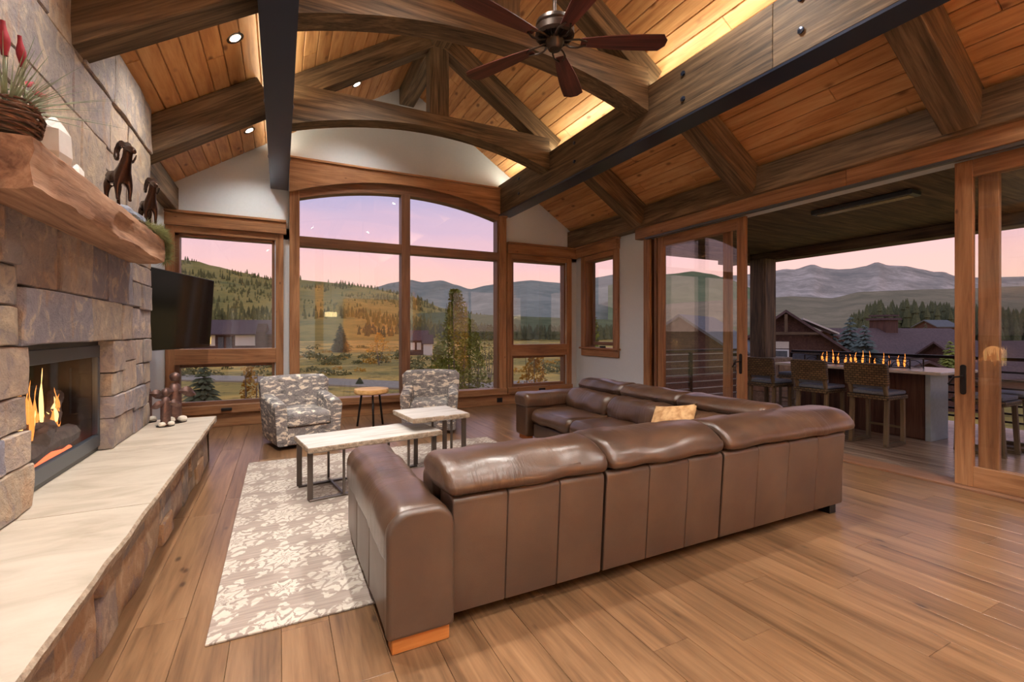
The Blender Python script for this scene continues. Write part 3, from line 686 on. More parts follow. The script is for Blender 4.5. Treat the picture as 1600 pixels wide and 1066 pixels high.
box('ember_bed', (-1.7, -1.4), (3.55, 4.6), (.56, .60), 'ember', fi, .01)
def flame(name, p, hgt, wd, mat, parent, sd):
    rings = []
    for i in range(9):
        t = i/8; r = wd*(math.sin(pi*min(1, t*1.15+.12))**.8 if t < .76 else (1-t)*1.5)+.001; sx = math.sin(t*5+sd)*wd*.9*t; sy = math.cos(t*4+sd*2)*wd*.8*t
        rings.append([(p[0]+sx*.5+.5*r*math.cos(a), p[1]+sy+r*math.sin(a), p[2]+hgt*t) for a in (2*pi*k/7 for k in range(7))])
    return stations(name, rings, mat, parent)
for i in range(24):
    y = 3.9+.028*i; flame('flame', (rnd.uniform(-1.50, -1.40), y, .72+.1*rnd.random()), rnd.uniform(.14, .34)*(1.2 if i < 12 else .75), rnd.uniform(.018, .036), 'flame' if i % 3 else 'flame_hot', fi, i*1.7)
l = bpy.data.lights.new('fire_glow', 'POINT'); l.energy = 4; l.color = (1, .45, .14); l.shadow_soft_size = .15
lo = bpy.data.objects.new('fire_glow', l); COL.objects.link(lo); lo.parent = fi; lo.location = (-.24, 0, .5)
# ---- hearth
he = thing('hearth', (-1, 4, 0), 'raised hearth with pale limestone slabs and stone riser', 'hearth')
box('core', (-1.30, -.80), (1.76, 6.09), (0, .43), 'mortar', he, axis='y')
def slab(y0, y1, xb_=-1.31):
    n = 10; ed = []
    for i in range(n+1):
        y = y0+(y1-y0)*i/n; ed.append((-.632+.012*mnoise.noise(Vector((y*6, 1, 2))), y))
    vs = [(xb_, y0, z) for z in (.435, .5)]+[(xb_, y1, z) for z in (.435, .5)]; vs = []
    for q, y in ed: vs += [(q-.016, y, .435), (q, y, .487), (q-.012, y, .5), (xb_, y, .5), (xb_, y, .435)]
    fs = []; fm = []
    for i in range(n):
        for j in range(5): fs.append((5*i+j, 5*i+5+j, 5*i+5+(j+1) % 5, 5*i+(j+1) % 5)); fm.append(1 if j in (0, 1) else 0)
    fs += [(0, 1, 2, 3, 4), tuple(5*n+j for j in (4, 3, 2, 1, 0))]; fm += [1, 1]
    o = mesh('slab', vs, fs, 'limestone', he); o.data.materials.append(M['chisel'])
    for p, k in zip(o.data.polygons, fm): p.material_index = k
    return fix(o)
slab(1.72, 3.185); slab(3.19, 4.765); slab(4.77, 6.0); 
box('slab', (-1.48, -.64), (6.002, 6.15), (.435, .5), 'limestone', he, .004, axis='y')
rr_ = []; y = 1.74
while y < 6.1:
    l = min(rg1.uniform(.16, .5), 6.12-y)
    if 6.12-y-l < .12: l = 6.12-y
    if rg1.random() < .45: c = rg1.uniform(.14, .3); rr_ += [(y, y+l, 0, c), (y, y+l, c, .434)]
    else: rr_.append((y, y+l, 0, .434))
    y += l
for r in rr_: stone('stone', (-.71, r[0], r[2]), (0, 1, 0), (0, 0, 1), (1, 0, 0), r[1]-r[0], r[3]-r[2], .09, rnd.uniform(-.02, .012), 'riser', he, .002, .02, 3)
for x0, x1 in ((-.80, -.98), (-.98, -1.2), (-1.2, -1.46)): stone('stone', (x0, 6.12, 0), (-1, 0, 0), (0, 0, 1), (0, 1, 0), x0-x1, .434, .06, .0, 'riser', he, .002, .015, 3)
stone('stone', (-.705, 6.12, 0), (-1, 0, 0), (0, 0, 1), (0, 1, 0), .09, .434, .03, 0, 'riser', he, .002, .01, 2)
# ---- mantel
XM = -.95
rings = []
for i in range(41):
    t = i/40; y = 2.71+2.47*t
    prof = [(-1.195, 2.06), (-1.1, 2.052), (-1.0, 2.058), (XM-.012, 2.072), (XM-.001, 2.082), (XM+.003, 2.13), (XM+.004, 2.18), (XM+.003, 2.235), (XM, 2.28), (XM-.01, 2.291), (-1.04, 2.291), (-1.195, 2.291)]
    rg2 = []
    for j, (a, b) in enumerate(prof):
        k = mnoise.noise(Vector((y*2.6, j*.35, 1)))*.016+mnoise.noise(Vector((y*11, j*.8, 7)))*.010
        if mnoise.noise(Vector((y*1.7, 3.3, 0))) > .15 and j in (5, 6): k -= .016
        dz = mnoise.noise(Vector((y*5, j*.6, 4)))*(.014 if j in (3, 4, 5) else .006 if j < 8 else .002)
        rg2.append((a+(k if 3 <= j <= 9 else 0), y, b+dz))
    rings.append(rg2)
mt = stations('mantel_shelf', rings, 'mantel', None, True); mt.data.set_sharp_from_angle(angle=math.radians(28)); mt.data.transform(AX['y'].inverted()); mt.matrix_basis = mt.matrix_basis @ AX['y']; tag(mt, 'rough-hewn timber mantel on the stone chimney', 'mantel')
# ---- TV on its arm
a = Vector((-1.34, 6.12, 0)); b = Vector((-.85, 7.65, 0)); d = (b-a).normalized(); nrm = Vector((d.y, -d.x, 0)); lt = (b-a).length
tv = thing('television', (a+b)/2+Vector((0, 0, 1.23)), 'black flat television angled out beside the chimney', 'television')
X = d; Z = (Vector((0, 0, 1))+nrm*.06).normalized(); Yv = Z.cross(X)
m = Matrix((X, Yv, Z)).transposed().to_4x4(); m.translation = (a+b)/2+Vector((0, 0, 1.695))
for nm, sz, off, mt_ in (('bezel', (lt/2, .02, .462), .022, 'black'), ('screen', (lt/2-.008, .002, .452), 0, 'screen')):
    o = bpy.data.objects.new(nm, boxmesh(nm, *sz, mt_, .003 if nm == 'bezel' else 0)); link(o, m @ Matrix.Translation((0, off, 0)), tv)
pm_ = m @ Vector((0, .045, 0)); bar('mount_arm', pm_, (XL+.02, 7.1, 1.7), .05, .06, 'iron', tv); box('wall_plate', (XL+.001, XL+.02), (6.95, 7.25), (1.5, 1.9), 'iron', tv)

# ================================================================== FURNITURE
# ---- rug
rings = []
o = loft('area_rug', rr(2.53, 5.82, .0005, .012, .004, 2), 'x', -.31, 2.52, .004, 'rug'); tag(o, 'pale damask-patterned area rug beside the hearth', 'rug')
# ---- sectional sofa
sf = thing('sectional_sofa', (2.3, 3.4, 0), 'large L-shaped brown leather sectional sofa', 'sofa')
LB, LE = 'leather_back', 'leather'
def seam_panels(xs, z0, z1):
    for a, b in zip(xs, xs[1:]):
        loft('back_panel', rr(2.10, 2.30, z0, z1, (.012, .012, .03, .03)), 'x', a+.001, b-.001, .008, LB, sf, 2, 0, lambda t, p, q: (p+.05*max(0, (.35-q)/.35), q))
seam_panels([.735, 1.03, 1.34, 1.635], .075, .655); seam_panels([1.65, 1.97, 2.29, 2.60], .075, .655); seam_panels([2.615, 2.96, 3.30, 3.65, 4.0], .075, .655)
def headrest(axis, a, b, lo, hi, z0, z1, flip=False, re=.05):
    w_ = hi-lo
    pr = [(lo+.0, z0), (lo+w_*.55, z0-.01), (lo+w_*.9, z0+.01), (hi, z0+.07), (hi-.01, z1-.07), (lo+w_*.8, z1-.015), (lo+w_*.5, z1), (lo+w_*.22, z1-.012), (lo+.02, z1-.06), (lo-.025, z1-.11), (lo-.03, z0+.03)]
    if flip: pr = [(lo+hi-p, q) for p, q in pr][::-1]
    # smooth the outline
    for _ in range(2):
        q2 = []
        for i in range(len(pr)):
            p, q = Vector(pr[i]), Vector(pr[(i+1) % len(pr)]); q2 += [tuple(p*.75+q*.25), tuple(p*.25+q*.75)]
        pr = q2
    o = loft('headrest', pr, axis, a, b, re, 'leather_'+axis, sf, 12, .012); return o
headrest('x', .70, 1.655, 2.10, 2.52, .655, .83); headrest('x', 1.66, 2.61, 2.10, 2.56, .655, .83); headrest('x', 2.62, 4.12, 2.10, 2.52, .655, .835)
# near arm: body, padded top
loft('arm_body', rr(.435, .722, .075, .56, (.02, .02, .06, .05)), 'y', 2.085, 3.42, .03, LB, sf, 8, .008)
for k in range(3): loft('arm_panel', rr(.422, .45, .08, .42, .012), 'y', 2.12+k*.43, 2.12+k*.43+.425, .012, LB, sf, 3, .006)
loft('arm_pad', rr(.415, .735, .40, .645, (.03, .05, .10, .12), 6), 'y', 2.075, 3.46, .05, 'leather_y', sf, 16, .012)
loft('rear_arm_panel', rr(.418, .732, .075, .64, (.02, .02, .09, .11), 6), 'y', 2.062, 2.13, .02, LB, sf, 2)
box('arm_foot', (.445, .715), (2.09, 2.17), (0, .074), 'foot', sf, .004); box('arm_foot', (.445, .715), (3.3, 3.38), (.0125, .074), 'foot', sf, .004)
# bases + seats
box('seat_base', (.74, 2.9), (2.32, 3.32), (.075, .27), LB, sf, .01); box('seat_base', (2.98, 3.98), (2.32, 5.3), (.075, .27), LB, sf, .01)
for a, b in ((.745, 1.65), (1.66, 2.6), (2.61, 3.3)): loft('seat_cushion', rr(2.42, 3.40, .272, .455, .07), 'x', a, b, .05, LE, sf, 8, .01)
for a, b in ((.745, 1.65), (1.66, 2.6), (2.61, 3.4)): loft('back_cushion', rr(2.40, 2.70, .44, .70, .10), 'x', a, b, .06, LE, sf, 8, .014)
for a, b in ((3.42, 4.38), (4.39, 5.26)): loft('seat_cushion', rr(2.89, 3.78, .272, .45, (.05, .05, .08, .09)), 'y', a, b, .05, LE, sf, 8, .012)
for a, b in ((3.42, 4.38), (4.39, 5.26)): box('front_panel', (2.93, 2.98), (a+.02, b-.02), (.08, .262), LB, sf, .012)
for a, b in ((2.6, 3.55), (3.56, 4.44), (4.45, 5.32)):
    loft('back_cushion', rr(3.40, 3.80, .42, .68, .11), 'y', a, b, .07, 'leather_y', sf, 10, .024, lambda t, p, q: (p+.35*(q-.42), q))
    headrest('y', a-.02, b+.0, 3.66, 4.05, .645, .815, True)
for k in range(4): loft('back_panel', rr(3.95, 4.04, .075, .65, .02), 'y', 2.14+k*.8, 2.14+k*.8+.795, .012, LB, sf, 3)
# far arm
loft('arm_body', rr(5.30, 5.62, .075, .58, .03), 'x', 2.86, 4.02, .03, LE, sf, 6, .01); loft('arm_pad', rr(5.285, 5.64, .45, .635, (.03, .03, .08, .08), 5), 'x', 2.845, 4.02, .05, 'leather_x', sf, 12, .012)
box('arm_foot', (2.9, 2.98), (5.34, 5.58), (0.0125, .074), 'foot', sf, .004); box('arm_foot', (3.9, 3.98), (2.16, 2.3), (0, .074), 'black', sf, .004); box('arm_foot', (3.9, 3.98), (5.3, 5.5), (0, .074), 'black', sf, .004)
# scatter cushion
s = NT('gold_throw_fabric'); n_ = s.noise(s.coords((18, 18, 18)), 1, 4); s.bump(n_, .4, .01); M['throw'] = s.base(s.ramp(n_, [(.35, srgb(168, 122, 76)), (.6, srgb(206, 164, 116))]), .8)
N_ = 14; vs = []; fs = []
for side in (1, -1):
    for i in range(N_+1):
        for j in range(N_+1):
            a, b = i/N_*2-1, j/N_*2-1; e = max(0, (1-a*a)*(1-b*b))**.45; k = 1-.07*(1-abs(a)**2)*abs(b)**3
            vs.append((a*.23*(1-.10*(1-a*a)*0-.08*(1-b*b)*0+.04*b*b*0), side*(.085*e+.012*mnoise.noise(Vector((a*3, b*3, side)))*e), b*.2+.02*a*a*b))
n2 = (N_+1)**2
for s_ in (0, 1):
    for i in range(N_):
        for j in range(N_): q = s_*n2+i*(N_+1)+j; fs.append((q, q+1, q+N_+2, q+N_+1))
BASE = Matrix.Translation((3.40, 3.34, .55)) @ Matrix.Rotation(math.radians(96), 4, 'Z') @ Matrix.Rotation(math.radians(38), 4, 'X') @ Matrix.Rotation(.22, 4, 'Y')
o = mesh('throw_pillow', vs, fs, 'throw', None, True, Matrix())
bm = bmesh.new(); bm.from_mesh(o.data); bmesh.ops.remove_doubles(bm, verts=bm.verts, dist=.0005); bmesh.ops.recalc_face_normals(bm, faces=bm.faces); bm.to_mesh(o.data); bm.free()
tag(o, 'golden throw pillow on the sofa by the door', 'pillow'); BASE = Matrix()
# ---- armchairs (front toward local -Y)
def armchair(loc, rot, label):
    global BASE
    BASE = Matrix.Translation(Vector(loc)) @ Matrix.Rotation(rot, 4, 'Z')
    t = thing('swivel_armchair', (0, 0, 0), label, 'armchair', 'patterned swivel armchairs')
    lathe('plinth', [(.30, 0), (.31, .005), (.31, .04), (.30, .045)], (0, .02, 0), 'black', t, 24)
    def shell(sg):
        rings = []
        for i in range(9):
            u = i/8; y = -.40+.74*u; top = .575+.07*u; pr = rr(.265, .405+.02*u, .05, top, (.01, .03, .055, .045), 4)
            ring = []
            for p, q in pr:
                tp = 1-.10*max(0, (.35-q)/.35); e = 0 if 0 < i < 8 else .012
                cx = .335; ring.append((sg*((cx+(p-cx)*(1-e*5))*tp), y*(1-.06*max(0, (.35-q)/.35))+(.02*(1-abs(2*(q-.05)/.55-1)) if i == 0 else 0)*-1, q-(e if q > .3 else 0)))
            rings.append(ring)
        return stations('arm', rings, 'camo', t)
    shell(-1); shell(1)
    # back: curved rounded slab leaning back
    rings = []
    for i in range(15):
        u = i/14*2-1; x = u*.43; e = max(0, abs(u)-.86)/.14; ins = .05*(1-math.sqrt(max(0, 1-e*e)))
        ring = []
        for p, q in rr(.20, .40, .05, .86, (.02, .04, .07, .06), 5):
            cp, cq = .30, .455; p = cp+(p-cp)*(1-ins/.10); q = cq+(q-cq)*(1-ins/.405)
            tp = 1-.12*max(0, (.40-q)/.40)
            ring.append((x*tp*(1+.04*max(0, q-.5)), p+.10*max(0, q-.35)-.05*u*u, q-.02*u*u*(1 if q > .6 else 0)))
        rings.append(ring)
    stations('backrest', rings, 'camo', t)
    loft('front_panel', rr(-.385, -.30, .05, .265, .02), 'x', -.262, .262, .012, 'camo', t, 4)
    loft('seat_cushion', rr(-.41, .26, .272, .435, (.03, .03, .05, .06), 5), 'x', -.262, .262, .035, 'camo', t, 8, .004, lambda a, p, q: (p, q+(.02*(1-(a/.27)**2) if q > .36 else 0)))
    BASE = Matrix(); return t
def chair_at(fx, fy, rot, label):
    # fx, fy: front left corner on the floor
    c = Matrix.Rotation(rot, 3, 'Z') @ Vector((.39, .39, 0)); armchair((fx+c.x, fy+c.y, 0), rot, label)
chair_at(-.05, 6.24, math.radians(13), 'grey and cream patterned armchair nearest the hearth')
armchair((2.0, 6.72, 0), math.radians(-19), 'grey and cream patterned armchair behind the small stone table')
# ---- round side table
st = thing('side_table', (1.24, 7.28, 0), 'round wood-slab side table with black legs between the armchairs', 'side table')
rings = []
for r_, z_ in ((.05, .505), (.235, .505), (.252, .52), (.256, .56), (.248, .577), (.05, .58)):
    rings.append([(1.24+r_*(1+.03*math.sin(3*a_+1))*math.cos(a_), 7.28+r_*(1+.03*math.sin(3*a_+1))*math.sin(a_), z_) for a_ in (2*pi*k/32 for k in range(32))])
stations('slab_top', rings, 'slab', st)
for k in range(3):
    a_ = .5+k*2*pi/3; tube('leg', [(1.24+.15*math.cos(a_), 7.28+.15*math.sin(a_), .505), (1.24+.22*math.cos(a_), 7.28+.22*math.sin(a_), 0)], .016, 'black', st, 8)
# ---- coffee tables
def stone_top(name, t, org, rot, lx, ly, z0, z1):
    global BASE
    BASE = Matrix.Translation(Vector((org[0], org[1], 0))) @ Matrix.Rotation(rot, 4, 'Z')
    n = 24; per = [(lx*i/n, 0) for i in range(n)]+[(lx, ly*i/8) for i in range(8)]+[(lx-lx*i/n, ly) for i in range(n)]+[(0, ly-ly*i/8) for i in range(8)]
    rings = []
    for z, ins, j in ((z0, .012, .010), (z0+.012, 0, .010), (z1-.008, .002, .008), (z1, .008, .006)):
        ring = []
        for a, b in per:
            ca, cb = lx/2, ly/2; k = mnoise.noise(Vector((a*14, b*14, z*30)))*j+ins
            ring.append((a+(k if a < ca else -k)*(1 if a in (0, lx) or True else 0)*(1 if (b in (0, ly) and 0) else 1)*(1 if abs(a-ca) > ca*.97 else 0), b+(k if b < cb else -k)*(1 if abs(b-cb) > cb*.97 else 0), z))
        rings.append(ring)
    o = stations(name, rings, 'travertine', t, False)
    o.data.materials.append(M['chisel'])
    for p in o.data.polygons:
        if abs(p.normal.z) < .7: p.material_index = 1
    BASE = Matrix()
rot = math.radians(9); org = Vector((.205, 4.2, 0)); ux = Vector((math.cos(rot), math.sin(rot), 0)); uy = Vector((-ux.y, ux.x, 0))
ta = thing('coffee_table', org+ux*.6+uy*.28, 'long low travertine-topped coffee table with metal frame legs', 'coffee table')
stone_top('stone_top', ta, org, rot, 1.24, .58, .425, .475)
tb_org = Vector((1.14, 4.42, 0))
def ubar(t, pts, wd, th):
    for p, q in zip(pts, pts[1:]): bar('frame_bar', p, q, wd, th, 'legmetal', t, .002, up=tuple(uy) if abs((Vector(q)-Vector(p)).normalized().z) > .9 else (0, 0, 1))
zf = .02
def P_(a, b, z): v = org+ux*a+uy*b; return (v.x, v.y, z)
for b_ in (.06, .50):
    ubar(ta, [P_(.03, b_, .424), P_(.03, b_, zf+.008)], .045, .016); ubar(ta, [P_(.02, b_, zf), P_(.62, b_, zf)], .045, .014)
    ubar(ta, [P_(1.18, b_, .424), P_(1.18, b_, zf+.008)], .045, .016); ubar(ta, [P_(.63, b_, zf), P_(1.19, b_, zf)], .045, .014)
for a_ in (.30, .90):
    ubar(ta, [P_(a_, .03, .424), P_(a_, .03, zf+.022)], .02, .02); ubar(ta, [P_(a_, .55, .424), P_(a_, .55, zf+.022)], .02, .02); ubar(ta, [P_(a_, .02, zf+.015), P_(a_, .56, zf+.015)], .02, .014)
tb = thing('coffee_table', tb_org+Vector((.3, .3, 0)), 'small taller travertine table overlapping the long one', 'coffee table')
stone_top('stone_top', tb, tb_org, math.radians(6), .62, .60, .555, .605)
for p, q in (((1.70, 4.52), (1.66, 5.02)),):
    for (x_, y_) in (p, q, ): bar('frame_bar', (x_, y_, .554), (x_, y_, .03), .05, .016, 'legmetal', tb, .002, up=(0, 1, 0))
    bar('frame_bar', (p[0], p[1], .022), (q[0], q[1], .022), .03, .014, 'legmetal', tb, .002)
for (x_, y_) in ((1.56, 4.50), (1.52, 5.03)): bar('frame_bar', (x_, y_, .554), (x_, y_, .03), .022, .022, 'legmetal', tb, .002, up=(0, 1, 0))
bar('frame_bar', (1.57, 4.52, .022), (1.70, 4.54, .022), .03, .014, 'legmetal', tb, .002); bar('frame_bar', (1.53, 5.02, .022), (1.66, 5.02, .022), .03, .014, 'legmetal', tb, .002)

# ---- ceiling fan
fx, fy, fz = RX+.03, 3.32, 3.88
fn = thing('ceiling_fan', (fx, fy, fz), 'five-blade bronze ceiling fan with dark wood blades', 'fan')
tube('downrod', [(fx, fy, 5.5), (fx, fy, fz+.22)], .016, 'bronze', fn, 10); lathe('canopy', [(.03, -.1), (.08, -.04), (.09, 0), (.01, .0)], (fx, fy, 5.5), 'bronze', fn)
lathe('motor_housing', [(.02, .24), (.07, .22), (.11, .18), (.155, .16), (.16, .13), (.15, .115), (.165, .10), (.165, .05), (.14, .03), (.01, .03)], (fx, fy, fz), 'bronze', fn, 28)
for k in range(24):
    a_ = k*pi/12; bar('vent_fin', (fx+.075*math.cos(a_), fy+.075*math.sin(a_), fz+.012), (fx+.145*math.cos(a_), fy+.145*math.sin(a_), fz+.035), .006, .014, 'iron', fn)
lathe('hub', [(.01, .03), (.075, .028), (.08, .0), (.07, -.02), (.062, -.05), (.05, -.065), (.01, -.07)], (fx, fy, fz), 'bronze', fn)
for k in range(5):
    ang = math.radians(-26+72*k); BASE = Matrix.Translation((fx, fy, fz-.0)) @ Matrix.Rotation(ang, 4, 'Z') @ Matrix.Rotation(math.radians(-4), 4, 'X')
    vs = []; n = 16
    for i in range(n+1):
        t = i/n; r_ = .22+.72*t; hw = (.048+.05*math.sin(pi*min(1, t*.60)))*(1 if t < .93 else math.sqrt(max(.05, 1-((t-.93)/.075)**2))); 
        for zz in (-.004, .004): vs += [(r_, -hw, zz), (r_, hw, zz)]
    fs = []
    for i in range(n):
        a = 4*i; fs += [(a, a+1, a+5, a+4), (a+2, a+6, a+7, a+3), (a, a+4, a+6, a+2), (a+1, a+3, a+7, a+5)]
    fs += [(0, 2, 3, 1), (4*n, 4*n+1, 4*n+3, 4*n+2)]
    bl = fix(mesh('blade', vs, fs, 'blade', fn))
    for sg in (-1, 1): tube('blade_iron', [(.07, sg*.012, .01), (.13, sg*.045, -.012), (.2, sg*.05, -.012), (.27, sg*.02, -.01)], .009, 'bronze', bl, 6)
    BASE = Matrix()

# ================================================================== MANTEL AND HEARTH DECOR
ZM = 2.30
# ---- twig basket with air plant
bx, by = -1.075, 2.80
bk = thing('twig_basket', (bx, by, ZM), 'woven twig basket planted with spiky grass and red plumes', 'planter')
for k in range(16):
    z = ZM+.012+.009*k; R_ = .10+.018*math.sin(k/15*pi)+rnd.uniform(-.006, .006); pts = []
    for i in range(21): a_ = 2*pi*i/20; pts.append((bx+R_*math.cos(a_)*1.0, by+R_*1.15*math.sin(a_), z+.008*math.sin(3*a_+k*2.3)))
    tube('twig', pts, .0055, 'twig', bk, 5)
lathe('soil', [(.001, 0), (.095, 0), (.095, .11), (.001, .12)], (bx, by, ZM+.005), 'bark', bk, 14)
vs = []; fs = []
for k in range(170):
    a_ = rnd.random()*2*pi; el = rnd.uniform(.25, 1.45); L_ = rnd.uniform(.16, .36)*(1.25 if el < .6 else 1); dx = Vector((math.cos(a_)*math.cos(el), math.sin(a_)*math.cos(el), math.sin(el))); sd = Vector((-math.sin(a_), math.cos(a_), 0))*.0045
    p = Vector((bx+.05*math.cos(a_), by+.06*math.sin(a_), ZM+.12)); b0 = len(vs)
    for i in range(5):
        t = i/4; c = p+dx*L_*t+Vector((0, 0, -.12*L_*t*t)); wv = sd*(1-t*.9)
        if c.x < XC+.03: c.x = XC+.03+.01*t
        vs += [c-wv, c+wv, c+Vector((0, 0, .004*(1-t)))]
    for i in range(4):
        a = b0+3*i
        for j in range(3): fs.append((a+j, a+(j+1) % 3, a+3+(j+1) % 3, a+3+j))
o = mesh('grass_blades', vs, fs, 'grass_leaf', bk); o['kind'] = 'stuff'
def plume(p, d, L_, r_):
    p, d = Vector(p), Vector(d).normalized(); pts = [p+d*L_*t/8 for t in range(9)]
    tube('plume', pts, r_, 'red', bk, 10, lambda t: .35+.65*math.sin(pi*min(1, t*.9+.12))+.12*math.sin(t*40))
    tube('plume_stem', [p-d*.16, p], .003, 'grass_leaf', bk, 5)
plume((bx+.03, 2.72, ZM+.32), (.0, -.12, 1), .14, .019); plume((bx+.045, 2.83, ZM+.33), (.0, -.22, 1), .13, .016); plume((bx+.04, 2.95, ZM+.27), (0, 1, .35), .12, .013); plume((bx+.03, 2.88, ZM+.27), (0, 1, .6), .11, .012)
# ---- pale crystal towers
def crystal(y, h_, w_, tilt, label):
    pts = []; n = 6; c = Vector((-1.045, y, ZM-.005)); rings = []
    for z, s_ in ((0, .85), (.25, 1.05), (.7, .95), (.88, .55), (1., .18)):
        rings.append([(c.x+w_*.55*s_*math.cos(2*pi*k/n+.3)+tilt*z*h_*.3, c.y+w_*s_*math.sin(2*pi*k/n+.3)*(1.1 if k % 2 else .9)-tilt*z*h_, c.z+z*h_) for k in range(n)])
    tag(stations('crystal', rings, 'snow', None, False), label, 'crystal', 'white crystals on the mantel')
crystal(3.20, .24, .115, .22, 'large white crystal block beside the twig basket'); crystal(3.50, .12, .055, -.2, 'small white crystal beside the larger one')
# ---- bronze rams
def ram(name, org, rot, sc_, parent):
    global BASE
    BASE = Matrix.Translation(Vector(org)) @ Matrix.Rotation(rot, 4, 'Z') @ Matrix.Scale(sc_, 4)
    J = [(0, 0, .58, .13), (.22, 0, .56, .12), (.42, 0, .60, .14), (.56, 0, .76, .10), (.63, 0, .92, .085), (.67, 0, 1.03, .095), (.83, 0, .95, .065), (.93, 0, .89, .048),
         (-.12, 0, .60, .11), (-.2, 0, .62, .03)]
    E_ = [(0, 1), (1, 2), (2, 3), (3, 4), (4, 5), (5, 6), (6, 7), (0, 8), (8, 9)]
    def leg(root, x, y, fwd):
        k = len(J); J.extend([(x, y, .42, .075), (x+fwd, y*1.1, .24, .042), (x+fwd*.3, y*1.1, .10, .03), (x+fwd*.3+.02, y*1.1, .03, .032)]); E_.extend([(root, k), (k, k+1), (k+1, k+2), (k+2, k+3)])
    leg(2, .42, .09, .03); leg(2, .42, -.09, .0); leg(8, -.10, .09, -.05); leg(8, -.10, -.09, -.02)
    me = bpy.data.meshes.new(name); me.from_pydata([j[:3] for j in J], E_, []); me.materials.append(M['ram'])
    o = bpy.data.objects.new(name, me); link(o, BASE.copy(), parent)
    o.modifiers.new('s', 'SKIN'); o.modifiers.new('d', 'SUBSURF').render_levels = 1; o.modifiers['d'].levels = 1; o.modifiers['s'].use_smooth_shade = True
    for v, j in zip(me.skin_vertices[0].data, J): v.radius = (j[3], j[3])
    me.skin_vertices[0].data[0].use_root = True
    for sg in (-1, 1):
        pts = []
        for i in range(17):
            a_ = pi*.5-.1+i/16*4.7; R_ = .18-.05*i/16; pts.append((.60-.12+R_*math.cos(a_)*-1*-1, sg*(.045+.10*i/16), .98+R_*math.sin(a_)-.02))
        tube('horn', pts, .058, 'horn', o, 8, lambda t: 1.05-.85*t+.06*math.sin(t*60))
        tube('ear', [(.63, sg*.05, 1.02), (.62, sg*.13, 1.04)], .022, 'ram', o, 6, lambda t: 1-.7*t)
    BASE = Matrix(); return o
M['ram'] = plain('dark_bronze', srgb(72, 50, 40), .26, .75, n=.2); M['horn'] = plain('bronze_horn', srgb(60, 46, 40), .38, .6, n=.3, sc_=60)
rs = thing('ram_sculpture', (-1.08, 4.75, ZM), 'bronze sculpture of two horned rams on a rock', 'sculpture')
rings = []
for i in range(15):
    t = i/14; y = 4.22+1.0*t; hh = .085+.05*math.sin(t*pi)+.02*mnoise.noise(Vector((y*7, 0, 1))); ww = .085*(math.sin(pi*(.08+.84*t))**.5)
    rings.append([(-1.09+ww*math.cos(a_)*(1+.2*mnoise.noise(Vector((y*9, a_, 2)))), y, ZM-.006+hh*.5+hh*.5*math.sin(a_)*(1+.3*mnoise.noise(Vector((y*8, a_*2, 5))))) for a_ in (2*pi*k/12 for k in range(12))])
stations('rock_base', rings, 'rock', rs, False)
ram('ram', (-1.085, 4.34, ZM+.075), math.radians(-58), .36, rs); ram('ram', (-1.05, 5.06, ZM+.065), math.radians(-66), .33, rs)
# ---- evergreen garland
gv, gf = [], []
gl = thing('garland', (-1.05, 5.1, ZM), 'green pine garland draped over the mantel end', 'garland')
path = [Vector((-1.1, 4.1, ZM+.02)), Vector((-1.0, 4.7, ZM+.035)), Vector((-.97, 5.0, ZM+.03)), Vector((-.955, 5.16, ZM+.03)), Vector((-.94, 5.26, ZM-.05)), Vector((-.95, 5.30, ZM-.20))]
dense = []
for a, b in zip(path, path[1:]):
    for k in range(10): dense.append(a.lerp(b, k/10))
for i, p in enumerate(dense):
    if i < 12 and i % 3: continue
    for k in range(60 if i > 18 else 16):
        d_ = Vector((rnd.gauss(0, 1), rnd.gauss(0, 1), rnd.gauss(0, .8))).normalized(); L_ = rnd.uniform(.035, .09); q = p+d_*rnd.uniform(0, .025); e = q+d_*L_; e.x = max(e.x, XC+.02)
        sd = d_.cross(Vector((.3, .5, .8))).normalized()*.0032; b0 = len(gv); up_ = d_.cross(sd).normalized()*.003
        gv += [q-sd, q+sd, q+up_, e]; gf += [(b0, b0+1, b0+3), (b0+1, b0+2, b0+3), (b0+2, b0, b0+3)]
o = mesh('needles', gv, gf, 'garland', gl); o['kind'] = 'stuff'
tube('stem', dense, .006, 'twig', gl, 6)
